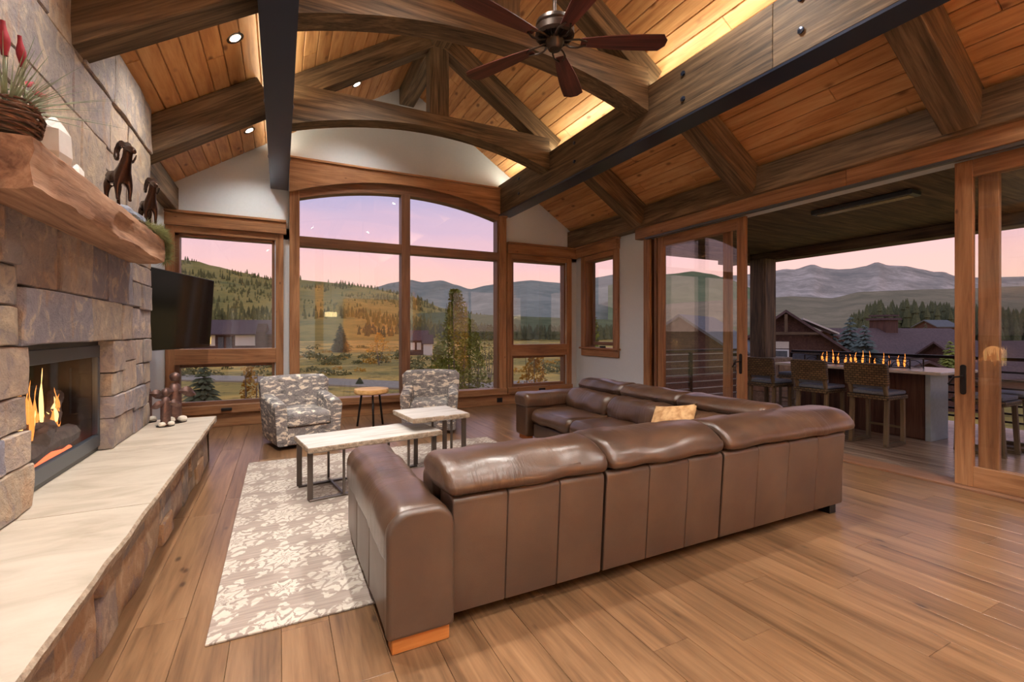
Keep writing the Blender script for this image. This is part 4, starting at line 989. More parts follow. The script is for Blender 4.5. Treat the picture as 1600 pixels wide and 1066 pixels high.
# ---- metal figures on the hearth
def figure(x, y, h_, rot, label, feet=True):
    global BASE
    BASE = Matrix.Translation((x, y, .5)) @ Matrix.Rotation(rot, 4, 'Z') @ Matrix.Scale(h_, 4)
    t = thing('metal_figure', (0, 0, 0), label, 'figurine', 'metal figurines on the hearth')
    rings = []
    for z in (0.012, .3, .6, .74, .78):
        R_ = .13*(1 if z < .7 else .7 if z < .76 else .3)
        rings.append([(R_*math.cos(a_), R_*.8*math.sin(a_), z) for a_ in (pi*.15+pi*.7*k/10+pi for k in range(11))]+[((R_-.02)*math.cos(a_), (R_-.02)*.8*math.sin(a_), z) for a_ in (pi*.15+pi*.7*(10-k)/10+pi for k in range(11))])
    stations('body_plate', rings, 'copper', t)
    lathe('head', [(.01, -.085), (.06, -.07), (.09, -.02), (.09, .03), (.06, .075), (.01, .095)], (0, -.02, .89), 'copper', t, 16)
    for sg in (-1, 1):
        rings = []
        for i in range(9):
            u = i/8; hw = .10*math.sin(pi*min(.98, max(.04, u)))+.004; x_ = sg*(.04+.30*u); z_ = .62+.03*math.sin(pi*u)-.10*u; cv = -.10-.05*math.sin(pi*u)
            rings.append([(x_, cv, z_-hw), (x_, cv-.035, z_), (x_, cv, z_+hw), (x_, cv-.02, z_)])
        stations('leaf_arm', rings, 'copper', t)
    for sg in (-1, 1):
        fo = lathe('stone_foot', [(.005, .0), (.06, .01), (.085, .05), (.07, .095), (.03, .115), (.002, .118)], (sg*.10, -.13, .012), 'cream', t, 14)
    lathe('base_disc', [(.01, 0), (.2, 0), (.2, .012), (.01, .012)], (0, -.03, 0), 'iron', t, 18)
    BASE = Matrix()
figure(-1.035, 5.72, .38, math.radians(25), 'small metal leaf-armed figurine in front on the hearth'); figure(-.995, 5.93, .53, math.radians(25), 'taller metal leaf-armed figurine by the window'); figure(-1.27, 6.07, .48, math.radians(25), 'metal figurine half hidden by the chimney edge')

# ================================================================== PATIO
DK = -.03
dk = thing('patio_deck', (7.8, 3, DK), 'wooden plank deck outside the sliding door', 'deck')
box('joists', (5.95, 9.95), (-1.5, 6.9), (-.3, DK-.03), 'beam', dk, axis='y')
dm = boxmesh('deck_board', 4.2-.003, .066, .014, 'deck', .003); x = 6.01
while x < 9.92: link(bpy.data.objects.new('deck_board', dm), Matrix.Translation((x, 2.7, DK-.014)) @ AX['y'], dk); x += .1385
# railing
def railing(p0, p1, n, label):
    p0, p1 = Vector(p0), Vector(p1); t = thing('deck_railing', (p0+p1)/2, label, 'railing', 'deck railings')
    bar('top_rail', p0+Vector((0, 0, 1.06)), p1+Vector((0, 0, 1.06)), .09, .05, 'iron', t, .006)
    for i in range(n+1): p = p0.lerp(p1, i/n); bar('post', p, p+Vector((0, 0, 1.03)), .06, .06, 'iron', t, .004)
    for k in range(7): z = .11+k*.125; bar('rail', p0+Vector((0, 0, z)), p1+Vector((0, 0, z)), .016, .03, 'iron', t)
railing((9.82, -1.4, DK), (9.82, 6.2, DK), 5, 'dark metal deck railing facing the mountains')
s = NT('light_cable_metal'); M['cable'] = s.base(srgb(180, 184, 184), .3, None, .7)
t = thing('deck_railing', (7.6, 6.75, DK), 'pale cable railing beside the house seen through the door', 'railing', 'deck railings')
for k in range(7): bar('rail', (5.95, 6.75, .15+k*.14), (8.9, 6.75, .15+k*.14), .018, .018, 'cable', t)
bar('top_rail', (5.95, 6.75, 1.06), (8.9, 6.75, 1.06), .09, .05, 'iron', t, .006)
for x in (6.0, 7.4, 8.85): bar('post', (x, 6.75, DK), (x, 6.75, 1.03), .06, .06, 'iron', t)
# stone pier and timber post
px, py = 9.35, 6.55
pr = thing('stone_pier', (px, py, DK), 'stone pier carrying the patio timber post', 'pier')
box('core', (px-.36, px+.36), (py-.36, py+.36), (DK, .82), 'mortar', pr)
for (U, O, Nn) in (((0, 1, 0), (px-.36, py-.36), (-1, 0, 0)), ((1, 0, 0), (px-.36, py-.36), (0, -1, 0))):
    for r in ((0, .72, DK, .2), (0, .4, .2, .5), (.4, .72, .2, .5), (0, .3, .5, .82), (.3, .72, .5, .82)):
        o3 = Vector((O[0], O[1], r[2]))+Vector(U)*r[0]; stone('stone', o3, U, (0, 0, 1), Nn, r[1]-r[0], r[3]-r[2], .0, .04, 'riser', pr, .004, .02, 3)
box('cap', (px-.44, px+.44), (py-.44, py+.44), (.82, .90), 'chisel', pr, .01)
o = box('patio_post', (px-.18, px+.18), (py-.18, py+.18), (.901, 3.0), 'beam', None, .008); tag(o, 'timber post standing on the patio stone pier', 'post')
# patio roof
pf = thing('patio_roof', (7.8, 3, 3.1), 'dark timber roof over the patio', 'roof')
for k in range(14): box('soffit_board', (5.93, 9.9), (-2.4+k*.7, -2.4+k*.7+.695), (3.19, 3.22), 'beam', pf, .004, axis='x')
box('eave_beam', (9.6, 9.95), (-2.4, 7.3), (3.0, 3.185), 'beam', pf, .01)
box('roof_top', (5.93, 10.3), (-2.4, 7.4), (3.225, 3.4), 'roof', pf, axis='y'); box('beam_end', (5.95, 9.0), (6.6, 6.85), (2.95, 3.185), 'beam', pf, .008, axis='x'); box('beam_tail', (9.1, 9.6), (7.0, 7.5), (3.0, 3.18), 'beam', pf, .008)
ht = thing('patio_heater', (6.95, 3.45, 3.15), 'long infrared heater under the patio roof', 'heater')
box('housing', (6.83, 7.07), (2.85, 4.05), (3.12, 3.185), 'firemetal', ht, .01); s = NT('heater_reflector'); M['refl'] = s.base(srgb(190, 164, 130), .25, None, .8)
box('reflector', (6.88, 7.02), (2.9, 4.0), (3.112, 3.119), 'refl', ht)
# bar table with fire feature
bt = thing('patio_bar_table', (8.0, 3.9, DK), 'stone-topped patio bar table with a fire trough', 'table')
box('table_top', (7.5, 8.55), (2.82, 5.05), (.885, .925), 'granite', bt, .008, axis='y'); box('pedestal', (7.82, 8.25), (3.1, 4.8), (DK, .884), 'siding', bt, .006, axis='z')
box('end_panel', (7.78, 8.28), (3.04, 3.098), (DK, .884), 'panelgrey', bt, .004, axis='z')
for k in range(5): box('pedestal_slat', (7.808, 7.8195), (3.12+k*.336, 3.12+k*.336+.325), (DK+.02, .87), 'siding', bt, .003, axis='z')
fg = thing('fire_guard', (8.05, 4.0, .925), 'black iron fire guard with arches on the bar table', 'fire guard')
for z in (.94, 1.06):
    for xx in (7.86, 8.24): bar('rail', (xx, 3.3, z), (xx, 4.75, z), .014, .014, 'iron', fg)
    for yy in (3.3, 4.75): bar('rail', (7.86, yy, z), (8.24, yy, z), .014, .014, 'iron', fg)
for xx in (7.86, 8.24):
    for k in range(7): y_ = 3.3+k*1.45/6; bar('upright', (xx, y_, .926), (xx, y_, 1.06), .014, .014, 'iron', fg)
    for k in range(6):
        y_ = 3.3+(k+.5)*1.45/6; tube('arch', [(xx, y_+.10*math.cos(a_), .945+.085*math.sin(a_)) for a_ in (pi*i/10 for i in range(11))], .005, 'iron', fg, 6)
for xx in (7.9, 8.2): pass
ft = thing('table_fire', (8.05, 4, .93), 'row of orange flames inside the fire guard', 'fire')
box('burner', (7.98, 8.12), (3.4, 4.65), (.926, .94), 'iron', ft, axis='y')
for i in range(14):
    flame('flame', (8.05+rnd.uniform(-.03, .03), 3.45+i*.088+rnd.uniform(-.02, .02), .94), rnd.uniform(.09, .22), rnd.uniform(.010, .02), 'flame', ft, i*2.1)
# bar stools, sitting toward local +X
def stool(loc, rot, label, back=True):
    global BASE
    BASE = Matrix.Translation(Vector(loc)) @ Matrix.Rotation(rot, 4, 'Z')
    t = thing('bar_stool', (0, 0, 0), label, 'bar stool', 'patio bar stools')
    for sy in (-.2, .2):
        bar('leg', (-.22, sy, .02), (-.19, sy, .62), .045, .05, 'stoolwood', t, .004, up=(0, 1, 0)); bar('leg', (.2, sy, .02), (.19, sy, .62), .045, .045, 'stoolwood', t, .004, up=(0, 1, 0))
        bar('runner', (-.245, sy, .0225), (.225, sy, .0225), .045, .04, 'stoolwood', t, .004)
        if back: bar('back_post', (-.19, sy, .62), (-.25, sy, .80), .04, .045, 'stoolwood', t, .004, up=(0, 1, 0))
    bar('foot_rail', (.2, -.19, .22), (.2, .19, .22), .03, .03, 'stoolwood', t, .004)
    loft('seat_frame', rr(-.24, .24, .60, .66, .02), 'x', -.25, .24, .012, 'wicker', t, 4); loft('seat_pad', rr(-.225, .225, .66, .71, .02), 'x', -.22, .225, .015, 'seatstripe', t, 4)
    if back: loft('backrest', rr(-.25, .25, .78, 1.07, .03), 'x', -.03, .03, .012, 'wicker', t, 3, 0, None).matrix_basis @= Matrix.Translation((-.255, 0, 0)) @ Matrix.Rotation(-.12, 4, 'Y')
    if back: o_ = loft('back_cushion', rr(-.22, .22, .73, 1.05, .04), 'x', -.03, .03, .02, 'cushion_blue', t, 3); o_.matrix_basis @= Matrix.Translation((-.19, 0, 0)) @ Matrix.Rotation(-.12, 4, 'Y')
    BASE = Matrix()
stool((7.10, 3.34, DK), 0, 'wicker-back bar stool nearest the door frame'); stool((7.12, 4.08, DK), 0, 'wicker-back bar stool in the middle of the near row')
stool((7.12, 4.86, DK), 0, 'wicker-back bar stool at the far end of the near row')
stool((8.78, 4.9, DK), pi, 'bar stool with blue-grey cushion across the bar table'); stool((8.78, 5.45, DK), pi, 'bar stool with blue-grey cushion nearest the stone pier')
stool((7.72, 2.48, DK), pi/2, 'backless striped-seat bar stool at the table end', False); stool((8.35, 2.45, DK), pi/2, 'backless bar stool mostly hidden by the door stile', False)

# ================================================================== LANDSCAPE
GZ = -3.2
g = thing('meadow', (0, 40, GZ), 'grassy meadow beyond the windows', kind='structure')
vs = []; fs = []; nr, na = 44, 72
radii = [0]+[7*1.185**i for i in range(nr)]
for i, r_ in enumerate(radii[1:]):
    for k in range(na):
        a_ = 2*pi*k/na; x, y = 3+r_*math.cos(a_), 6+r_*math.sin(a_); amp = min(1.4, max(0, (r_-22)/55))
        vs.append((x, y, GZ+amp*.8*mnoise.noise(Vector((x*.02, y*.02, 0)))))
vs.append((3, 6, GZ)); nv = len(vs)-1
for k in range(na): fs.append((nv, k, (k+1) % na))
for i in range(nr-1):
    for k in range(na): fs.append((i*na+k, (i+1)*na+k, (i+1)*na+(k+1) % na, i*na+(k+1) % na))
o = mesh('ground', vs, fs, 'meadow', g, True, Matrix())
def gz(x, y):
    r_ = math.hypot(x-3, y-6); amp = min(1.4, max(0, (r_-22)/55)); return GZ+amp*.8*mnoise.noise(Vector((x*.02, y*.02, 0)))
def gp(u, v):            # ground point under a picture ray
    F = (H-GZ)*FPX/(v-HZ); p = far(u, v, F); p.z = gz(p.x, p.y); return p
# road
rp_ = [(200, 590), (300, 592), (420, 594), (500, 597), (600, 602), (640, 604), (720, 607), (860, 600)]
vs = []; fs = []
c = [gp(*q) for q in rp_]
for i, p in enumerate(c):
    d_ = (c[min(i+1, len(c)-1)]-c[max(i-1, 0)]).normalized(); nn = Vector((-d_.y, d_.x, 0))*2.2; vs += [p+nn+Vector((0, 0, .12)), p-nn+Vector((0, 0, .12)), p-nn-Vector((0, 0, .3)), p+nn-Vector((0, 0, .3))]
for i in range(len(c)-1):
    for j in range(4): fs.append((4*i+j, 4*i+4+j, 4*i+4+(j+1) % 4, 4*i+(j+1) % 4))
tag(fix(mesh('road', vs, fs, 'road')), 'pale paved road crossing the meadow', kind='structure')
# ridges: real terrain strips
def ridge(name, pts, D, front, mat, label, rough, base=GZ-2, cols=110, rows=14, back=.25):
    us = [p[0] for p in pts]; vs = []; fs = []
    def vat(u):
        for (a, b), (c_, d_) in zip(pts, pts[1:]):
            if a <= u <= c_: t = (u-a)/(c_-a); t = t*t*(3-2*t)*.5+t*.5; return b+(d_-b)*t
        return pts[-1][1]
    for i in range(cols+1):
        u = us[0]+(us[-1]-us[0])*i/cols; v = vat(u); dx, dy, _ = ray(u); zr = H+(HZ-v)/FPX*D
        for j in range(rows+4):
            if j <= rows:
                t = j/rows; F = D-front*(1-t); z = base+(zr-base)*(t**1.25)
                k = mnoise.fractal(Vector((dx*F/front*2.2, dy*F/front*2.2, D*.01)), .8, 2.1, 5)*rough*(zr-base)*(math.sin(pi*min(1, t))*1.0+.06*(1 if t == 1 else 0))
                z += k
                lim = H+(HZ-v)/FPX*F
                if t < 1: z = min(z, lim-.02*(zr-base)*(1-t))
            else:
                t = (j-rows)/3; F = D+front*back*t; z = base+(zr-base)*(1-t)
            vs.append((dx*F, dy*F, z))
    n = rows+4
    for i in range(cols):
        for j in range(n-1): a = i*n+j; fs.append((a, a+n, a+n+1, a+1))
    o = fix(mesh(name, vs, fs, mat, None, True)); tag(o, label, kind='structure'); return vat
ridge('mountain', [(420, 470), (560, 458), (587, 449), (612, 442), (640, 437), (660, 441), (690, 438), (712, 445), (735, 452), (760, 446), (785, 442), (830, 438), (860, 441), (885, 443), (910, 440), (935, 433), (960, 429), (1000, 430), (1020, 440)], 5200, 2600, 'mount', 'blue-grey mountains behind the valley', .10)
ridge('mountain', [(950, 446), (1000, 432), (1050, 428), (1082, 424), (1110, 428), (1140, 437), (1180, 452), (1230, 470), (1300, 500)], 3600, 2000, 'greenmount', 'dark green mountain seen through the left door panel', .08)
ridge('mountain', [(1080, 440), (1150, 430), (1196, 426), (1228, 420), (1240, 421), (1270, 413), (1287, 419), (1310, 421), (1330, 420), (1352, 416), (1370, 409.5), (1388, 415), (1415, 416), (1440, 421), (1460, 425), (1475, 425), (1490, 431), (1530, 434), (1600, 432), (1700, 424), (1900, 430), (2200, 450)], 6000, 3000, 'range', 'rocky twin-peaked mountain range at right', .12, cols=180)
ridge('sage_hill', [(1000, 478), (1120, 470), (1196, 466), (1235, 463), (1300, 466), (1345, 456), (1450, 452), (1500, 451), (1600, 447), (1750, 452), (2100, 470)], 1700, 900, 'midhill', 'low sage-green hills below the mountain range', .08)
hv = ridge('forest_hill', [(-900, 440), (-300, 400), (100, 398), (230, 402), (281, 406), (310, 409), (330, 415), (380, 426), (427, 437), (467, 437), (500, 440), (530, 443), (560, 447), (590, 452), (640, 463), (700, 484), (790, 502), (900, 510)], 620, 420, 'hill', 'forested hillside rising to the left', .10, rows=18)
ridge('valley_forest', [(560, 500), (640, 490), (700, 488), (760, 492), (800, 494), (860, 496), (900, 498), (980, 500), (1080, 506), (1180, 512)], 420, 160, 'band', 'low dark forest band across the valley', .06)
# conifers in masses
def cones(name, spots, mat, label):
    vs = []; fs = []
    for p, h_, r_ in spots:
        b0 = len(vs); a0 = rnd.random()*6
        for z, rr2 in ((.12*h_, r_), (.45*h_, r_*.42), (.42*h_, r_*.75), (.75*h_, r_*.22), (.72*h_, r_*.48)): vs += [(p[0]+rr2*math.cos(a0+2*pi*k/6), p[1]+rr2*math.sin(a0+2*pi*k/6), p[2]+z) for k in range(6)]
        vs.append((p[0], p[1], p[2]+h_))
        for k in range(6):
            q = (k+1) % 6; fs += [(b0+k, b0+q, b0+6+q, b0+6+k), (b0+12+k, b0+12+q, b0+18+q, b0+18+k), (b0+24+k, b0+24+q, b0+30)]
    tag(mesh(name, vs, fs, mat, None), label, kind='stuff')
sp_ = []
for _ in range(4200):
    u = rnd.uniform(60, 760); t = rnd.uniform(.12, 1.0)**.8; F = 620-420*(1-t); v = hv(u); zr = H+(HZ-v)/FPX*620; dx, dy, _z = ray(u); z = (GZ-2)+(zr-(GZ-2))*(t**1.25)
    if mnoise.noise(Vector((dx*F*.018, dy*F*.018, 1))) < -.12+.1*t: continue
    h_ = rnd.uniform(4, 8.5); sp_.append(((dx*F, dy*F, z-2.0), h_, h_*.2))
cones('hillside_forest', sp_, 'forest', 'conifer forest covering the left hillside')
sp_ = []
for _ in range(900):
    u = rnd.uniform(560, 1130); F = rnd.uniform(240, 330); p = far(u, HZ, F); p.z = gz(p.x, p.y)-.3; h_ = rnd.uniform(5, 10); sp_.append((tuple(p), h_, h_*.22))
cones('valley_trees', sp_, 'spruce', 'dark trees along the valley floor')
sp_ = []
for _ in range(420):
    u = rnd.uniform(1325, 1720); F = rnd.uniform(120, 165); p = far(u, HZ, F); top = 472-7*math.sin((u-1325)/60.)+rnd.uniform(0, 22)+max(0, (1365-u))*.5; zt = H+(HZ-top)/FPX*F; h_ = rnd.uniform(9, 13); sp_.append(((p.x, p.y, zt-h_), h_, h_*.16))
cones('pine_grove', sp_, 'spruce', 'dark pine grove above the brown roofs')
box('grove_bank', (0, 1), (0, 1), (-50, -49), 'meadow').name = 'grove_bank'
bpy.data.objects.remove(bpy.data.objects['grove_bank'])
# low shrubs
def shrubs(name, n, urange, vrange, mat, size, label):
    vs = []; fs = []
    for _ in range(n):
        u, v = rnd.uniform(*urange), rnd.uniform(*vrange); p = gp(u, v); R_ = rnd.uniform(*size)
        for k in range(46):
            d_ = Vector((rnd.gauss(0, 1), rnd.gauss(0, 1), abs(rnd.gauss(0, .8)))).normalized(); q = p+Vector((d_.x*R_*1.3, d_.y*R_*1.3, d_.z*R_*.8))*rnd.uniform(.6, 1); s2 = R_*.22
            e1 = Vector((rnd.gauss(0, 1), rnd.gauss(0, 1), rnd.gauss(0, 1))).normalized()*s2; e2 = e1.cross(d_).normalized()*s2; e3 = d_*s2*.8; b0 = len(vs)
            vs += [q-e1, q+e2, q+e1*.8-e2*.5, q+e3]; fs += [(b0, b0+1, b0+3), (b0+1, b0+2, b0+3), (b0+2, b0, b0+3), (b0, b0+2, b0+1)]
    tag(mesh(name, vs, fs, mat, None), label, kind='stuff')
shrubs('willow_shrubs', 150, (180, 960), (536, 590), 'bush', (.5, 1.3), 'low grey-green willow shrubs dotting the meadow')
shrubs('golden_shrubs', 50, (180, 900), (534, 585), 'gold_leaf', (.4, .9), 'golden autumn shrubs in the meadow')
# individual trees
def spruce(p, h_, r_, mat, label, tiers=16):
    t = thing('spruce_tree', p, label, 'tree', 'spruce trees near the house'); tube('trunk', [p, (p[0], p[1], p[2]+h_*.97)], .018*h_, 'bark', t, 7, lambda q: 1-.9*q)
    vs = []; fs = []
    for i in range(tiers):
        z = h_*(.05+.93*(i/tiers)**.95); R_ = r_*(1-i/tiers)**.85+.06
        nb = 9 if i < tiers*.7 else 6
        for k in range(nb*2):
            a_ = 2*pi*(k+.5*(i % 2)+rnd.uniform(-.3, .3))/(nb*2); L_ = R_*rnd.uniform(.72, 1.08); c, s_ = math.cos(a_), math.sin(a_); droop = -.22*L_; zz = z+rnd.uniform(-.02, .02)*h_
            w_ = L_*.17+.03; b0 = len(vs)
            mid = .6
            for (q, dz, ww) in ((.05, .05*L_, w_*.4), (mid, droop*.35, w_), (1, droop, .01)):
                vs += [(p[0]+c*L_*q-s_*ww, p[1]+s_*L_*q+c*ww, p[2]+zz+dz-.25*ww), (p[0]+c*L_*q+s_*ww, p[1]+s_*L_*q-c*ww, p[2]+zz+dz-.25*ww), (p[0]+c*L_*q, p[1]+s_*L_*q, p[2]+zz+dz+ww*.6)]
            for m_ in (0, 3):
                for j in range(3): fs.append((b0+m_+j, b0+m_+(j+1) % 3, b0+m_+3+(j+1) % 3, b0+m_+3+j))
    mesh('branches', vs, fs, mat, t)
def tree_px(u, vtop, F, r_, mat, label):
    b = far(u, HZ, F); b.z = gz(b.x, b.y); zt = H+(HZ-vtop)/FPX*F; spruce(tuple(b), zt-b.z, r_, mat, label)
tree_px(318, 566, 17, 1.5, 'spruce', 'dense green spruce below the left window'); tree_px(352, 518, 95, 3.2, 'spruce', 'spruce in front of the dark lodge')
tree_px(532, 503, 105, 2.7, 'spruce', 'dark spruce standing alone in the meadow'); tree_px(562, 590, 40, .4, 'spruce', 'small spruce sapling by the road')
tree_px(1328, 489, 34, 2.1, 'spruce_blue', 'tall blue spruce in front of the brown roofs'); tree_px(1351, 502, 31, 2.0, 'spruce_blue', 'blue spruce right of the tall one'); tree_px(1302, 515, 30, 1.7, 'spruce_blue', 'blue spruce beside the gabled house'); tree_px(1485, 528, 30, 1.4, 'aspen', 'yellow-green tree at the door stile')
tree_px(1446, 502, 60, 1.4, 'spruce', 'dark spruce beside the far cabin')
def leafy(p, h_, rad, mat, label, n=1500, name='aspen_tree', trunks=3, lo=.12):
    t = thing(name, p, label, 'tree'); vs = []; fs = []
    for k in range(trunks):
        a_ = 2*pi*k/trunks; tube('trunk', [p, (p[0]+.25*rad*math.cos(a_), p[1]+.25*rad*math.sin(a_), p[2]+h_*.5), (p[0]+.35*rad*math.cos(a_), p[1]+.35*rad*math.sin(a_), p[2]+h_*.92)], .05, 'bark', t, 6, lambda q: 1-.8*q)
    for _ in range(n):
        z = rnd.uniform(lo, 1); w_ = rad*(1-.88*max(0, z-.3)/.7)*(.45+.55*rnd.random()); a_ = rnd.random()*2*pi; cl = .25*math.sin(a_*3+z*17)
        q = Vector((p[0]+w_*(1+cl)*math.cos(a_), p[1]+w_*(1+cl)*math.sin(a_), p[2]+h_*z)); s2 = rnd.uniform(.04, .085)*(1+rad*.1); e1 = Vector((rnd.gauss(0, 1), rnd.gauss(0, 1), rnd.gauss(0, 1))).normalized(); e2 = e1.cross(Vector((.2, .4, 1))).normalized()
        b0 = len(vs); vs += [q-e1*s2, q+e2*s2*.7, q+e1*s2, q-e2*s2*.7]; fs.append((b0, b0+1, b0+2, b0+3))
    o = mesh('foliage', vs, fs, mat, t); o['kind'] = 'stuff'
def leafy_px(u, vtop, F, rad, mat, label, **kw):
    b = far(u, HZ, F); b.z = gz(b.x, b.y); leafy(tuple(b), H+(HZ-vtop)/FPX*F-b.z, rad, mat, label, **kw)
leafy_px(712, 452, 17, 1.25, 'aspen', 'tall leafy aspen outside the arched window', n=3200); leafy_px(735, 500, 18, 1.2, 'aspen', 'lower leafy aspen beside the tall one', n=2000); leafy_px(684, 540, 18, 1.0, 'aspen', 'bushy shrub at the foot of the aspen', n=1400)
leafy_px(390, 572, 16, .7, 'gold_leaf', 'golden-leaved sapling below the left window', n=700); leafy_px(592, 520, 60, 2.2, 'gold_leaf', 'golden tree in the meadow', n=900); leafy_px(925, 488, 20, .8, 'aspen', 'leafy tree outside the narrow window', n=1200); leafy_px(835, 545, 17, 1.1, 'gold_leaf', 'golden shrub outside the right window', n=1300, lo=.0); leafy_px(765, 508, 40, 1.8, 'bush', 'dark round shrub at the meadow edge', n=900, lo=0)
# ---- houses
def prism(name, x0, x1, y0, y1, z0, z1, over, th, mat, parent):
    """gable roof, ridge along local x"""
    ym = (y0+y1)/2; sl = (z1-z0)/((y1-y0)/2); a0, a1 = x0-over, x1+over
    for sg, ye in ((-1, y0-over), (1, y1+over)):
        ze = z0-sl*over; vs = [(a0, ym, z1), (a1, ym, z1), (a1, ye, ze), (a0, ye, ze)]; vs += [(a, b, c+th) for a, b, c in vs]
        fix(mesh(name, vs, [(0, 1, 2, 3), (7, 6, 5, 4), (0, 4, 5, 1), (1, 5, 6, 2), (2, 6, 7, 3), (3, 7, 4, 0)], mat, parent))
def gabled(x0, x1, y0, y1, zb, z0, z1, mat, parent, name='wall'):
    ym = (y0+y1)/2; vs = []
    for x in (x0, x1): vs += [(x, y0, zb), (x, y1, zb), (x, y1, z0), (x, ym, z1), (x, y0, z0)]
    fix(mesh(name, vs, [(0, 1, 2, 3, 4), (9, 8, 7, 6, 5)]+[(j, (j+1) % 5, 5+(j+1) % 5, 5+j) for j in range(5)], mat, parent))
def house(u, F, rot, label, build, zb=None):
    global BASE
    p = far(u, HZ, F); p.z = gz(p.x, p.y)-.3 if zb is None else zb
    BASE = Matrix.Translation(p) @ Matrix.Rotation(rot, 4, 'Z'); t = thing('house', (0, 0, 0), label, 'house', 'neighbouring houses'); build(t); BASE = Matrix()
def win(x, y0, y1, z0, z1, parent, mat='white', gl='roof_grey'):
    w_ = box('window', (x-.06, x), (y0, y1), (z0, z1), mat, parent); box('pane', (x-.075, x-.061), (y0+.08, y1-.08), (z0+.08, z1-.08), gl, w_)
def h1(t):      # gable end toward the room
    gabled(0, 9, -2.6, 2.6, -1, 4.0, 6.0, 'siding', t); prism('roof', 0, 9, -2.6, 2.6, 4.0, 6.0, .55, .16, 'roof', t)
    for y0 in (-.15, 1.05): win(0, y0, y0+.75, 2.2, 3.9, t); box('transom', (-.09, -.0), (y0, y0+.75), (3.95, 4.35), 'cream', t)
    box('truss_brace', (-.5, -.4), (-1.6, 1.6), (4.75, 4.9), 'beam', t); box('truss_brace', (-.5, -.4), (-.08, .08), (4.9, 5.9), 'beam', t); box('corner_stone', (-.1, .4), (-2.7, -2.2), (-1, 3.2), 'cream', t)
    v_ = [(1.5, -1.0, 5.55), (6.5, -1.0, 5.55), (6.5, -2.9, 4.3), (1.5, -2.9, 4.3)]; 
    fix(mesh('dormer_roof', [(2.0, -.9, 5.65), (7.5, -.9, 5.65), (7.5, -2.7, 4.75), (2.0, -2.7, 4.75), (2.0, -.9, 5.75), (7.5, -.9, 5.75), (7.5, -2.7, 4.85), (2.0, -2.7, 4.85)], CUBE_F, 'cream', t))
house(1228, 26.5, -TH+math.radians(60), 'brown gabled house beside the patio post', h1)
def h2(t):
    gabled(-7, 7, -5, 5, -1, 2.6, 5.4, 'siding', t); prism('roof', -7, 7, -5, 5, 2.6, 5.4, .7, .16, 'roof', t)
    gabled(-3, 12, -9, -3, -1, 2.0, 4.3, 'siding', t); prism('roof', -3, 12, -9, -3, 2.0, 4.3, .6, .16, 'roof', t)
    box('chimney', (-1.6, -.2), (-.8, .8), (4.6, 6.3), 'siding', t); box('chimney_cap', (-1.8, 0), (-1, 1), (6.3, 6.5), 'roof', t); box('chimney_cap', (-1.65, -.15), (-.85, .85), (6.65, 6.8), 'roof', t)
house(1392, 44, -TH+math.radians(14), 'sprawling brown-roofed house with a square chimney', h2, GZ-.6)
def h2b(t):
    gabled(0, 8, -3, 3, -1, 1.7, 3.1, 'siding', t); prism('roof', 0, 8, -3, 3, 1.7, 3.1, .6, .16, 'roof', t)
house(1444, 27, -TH+math.radians(70), 'low brown gable roof just beyond the railing', h2b)
def h3(t):
    gabled(-2.6, 3.2, -2.2, 2.2, -1, 3.9, 5.4, 'siding', t); prism('roof', -2.6, 3.2, -2.2, 2.2, 3.9, 5.4, .4, .14, 'roof_grey', t); gabled(-1.6, .4, -3.6, -2.1, -1, 2.9, 3.7, 'siding', t); prism('roof', -1.6, .4, -3.6, -2.1, 2.9, 3.7, .3, .12, 'roof_grey', t)
    for x in (1.0, 2.0): box('window', (x, x+.7), (-2.26, -2.2), (1.8, 2.9), 'roof_grey', t)
house(1088, 26, -TH+math.radians(52), 'grey-roofed house seen through the left door panel', h3, -3.2)
def h4(t):
    gabled(-6.5, 6.5, -5, 5, -1, 4.4, 6.4, 'siding', t); prism('roof', -6.5, 6.5, -5, 5, 4.4, 6.4, .8, .2, 'roof', t)
    for x in (-4.9, .9): box('wall_panel', (x, x+2.9), (-5.1, -5.0), (2.4, 4.1), 'cream', t, axis='x')
    for x in (-4.4, -3.75, -3.1): box('lit_window', (x, x+.5), (-5.2, -5.11), (2.7, 3.8), 'lit_window', t)
    for x in (-1.6, -.4): box('window', (x, x+.8), (-5.08, -5.0), (1.5, 3.8), 'roof_grey', t)
    gabled(4.2, 5.6, -5.9, -4, -1, 4.6, 5.9, 'siding', t)
house(378, 78, -TH+math.radians(10), 'long dark lodge with lit windows seen in the left window', h4)
def h5(t):
    gabled(-2.2, 1.2, -2, 2, -1, 3.4, 5.0, 'siding', t); prism('roof', -2.2, 1.2, -2, 2, 3.4, 5.0, .4, .2, 'roof', t); gabled(.8, 2.4, -2.8, -1, -1, 2.9, 4.2, 'cream', t); prism('roof', .8, 2.4, -2.8, -1, 2.9, 4.2, .25, .15, 'roof', t)
    for x in (-1.7, -.5): box('window', (x, x+.8), (-2.08, -2.0), (1.4, 2.8), 'cream', t)
house(657, 92, -TH+math.radians(6), 'small cream and brown house behind the aspen', h5)
def h6(t):
    gabled(-2.6, 2.6, -2, 2, -1, 5.6, 6.7, 'siding', t); prism('roof', -2.6, 2.6, -2, 2, 5.6, 6.7, .5, .2, 'roof_grey', t)
house(1462, 95, -TH+math.radians(12), 'small far cabin below the pine grove', h6)

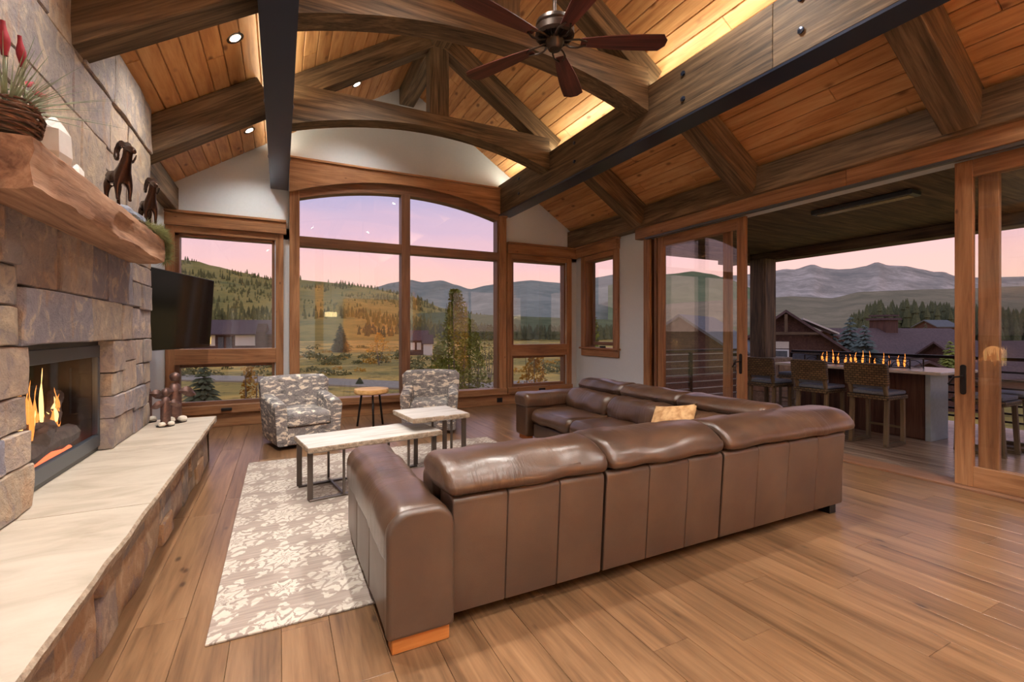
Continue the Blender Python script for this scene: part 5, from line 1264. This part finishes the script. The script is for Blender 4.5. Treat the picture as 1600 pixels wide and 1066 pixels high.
# ================================================================== KITCHEN SIDE (reflected in the glass)
kc = thing('tall_cabinet', (3.8, -4.6, 0), 'tall amber wood cabinet run at the kitchen end', 'cabinet')
for i in range(4): box('cabinet_door', (2.5+i*.62, 2.5+i*.62+.61), (-4.62, -4.6), (.1, 2.85), 'cabinet', kc, .004, axis='z')
box('carcass', (2.48, 5.0), (YF+.01, -4.621), (0, 2.9), 'cabinet', kc, axis='z')
for x, lab in ((6.0-.6, 'wood column at the kitchen right'), (1.4, 'wood column at the kitchen middle')):
    o = box('timber_column', (x-.15, x+.15), (-3.6, -3.3), (0, zc(x)), 'cabinet', None, .006); tag(o, lab, 'column')
x, y, z = 1.73, -2.2, 2.1
t = thing('pendant_lamp', (x, y, z), 'glowing drum pendant lamp over the kitchen island', 'lamp')
tube('cord', [(x, y, z+.12), (x, y, zc(x))], .006, 'iron', t, 6); lathe('shade', [(.02, -.09), (.2, -.09), (.22, -.08), (.22, .08), (.2, .09), (.02, .09)], (x, y, z), 'pendant', t, 24); lathe('cap', [(.01, 0), (.06, 0), (.06, .03), (.01, .04)], (x, y, z+.091), 'iron', t)

for i, x in enumerate((2.9, 3.6, 4.3, 4.9, 1.4)):  # unseen spots added to brighten the cabinets for their reflection in the windows
    z = zc(x)-.6 if x < 4 else 3.6
    z = 3.4; t = thing('added_washer', (x, -3.0, z), 'added unseen spot lamp aimed at the kitchen cabinets, number %s from the left' % ('two', 'three', 'four', 'five', 'one')[i], 'lamp', 'added kitchen spots')
    tube('can', [(x, -3.0, z+.1), (x, -3.06, z-.03)], .05, 'iron', t, 12); tube('stem', [(x, -3.0, z+.1), (x, -3.0, zc(x))], .01, 'iron', t, 6)
    l = bpy.data.lights.new('added_washer_beam', 'SPOT'); l.energy = 850*LAMP; l.color = (1, .82, .58); l.spot_size = math.radians(95); l.spot_blend = .7; l.shadow_soft_size = .05
    lo = bpy.data.objects.new('added_washer_beam', l); COL.objects.link(lo); lo.parent = t; lo.location = (0, -.08, -.06); lo.rotation_euler = (math.radians(-48), 0, 0)
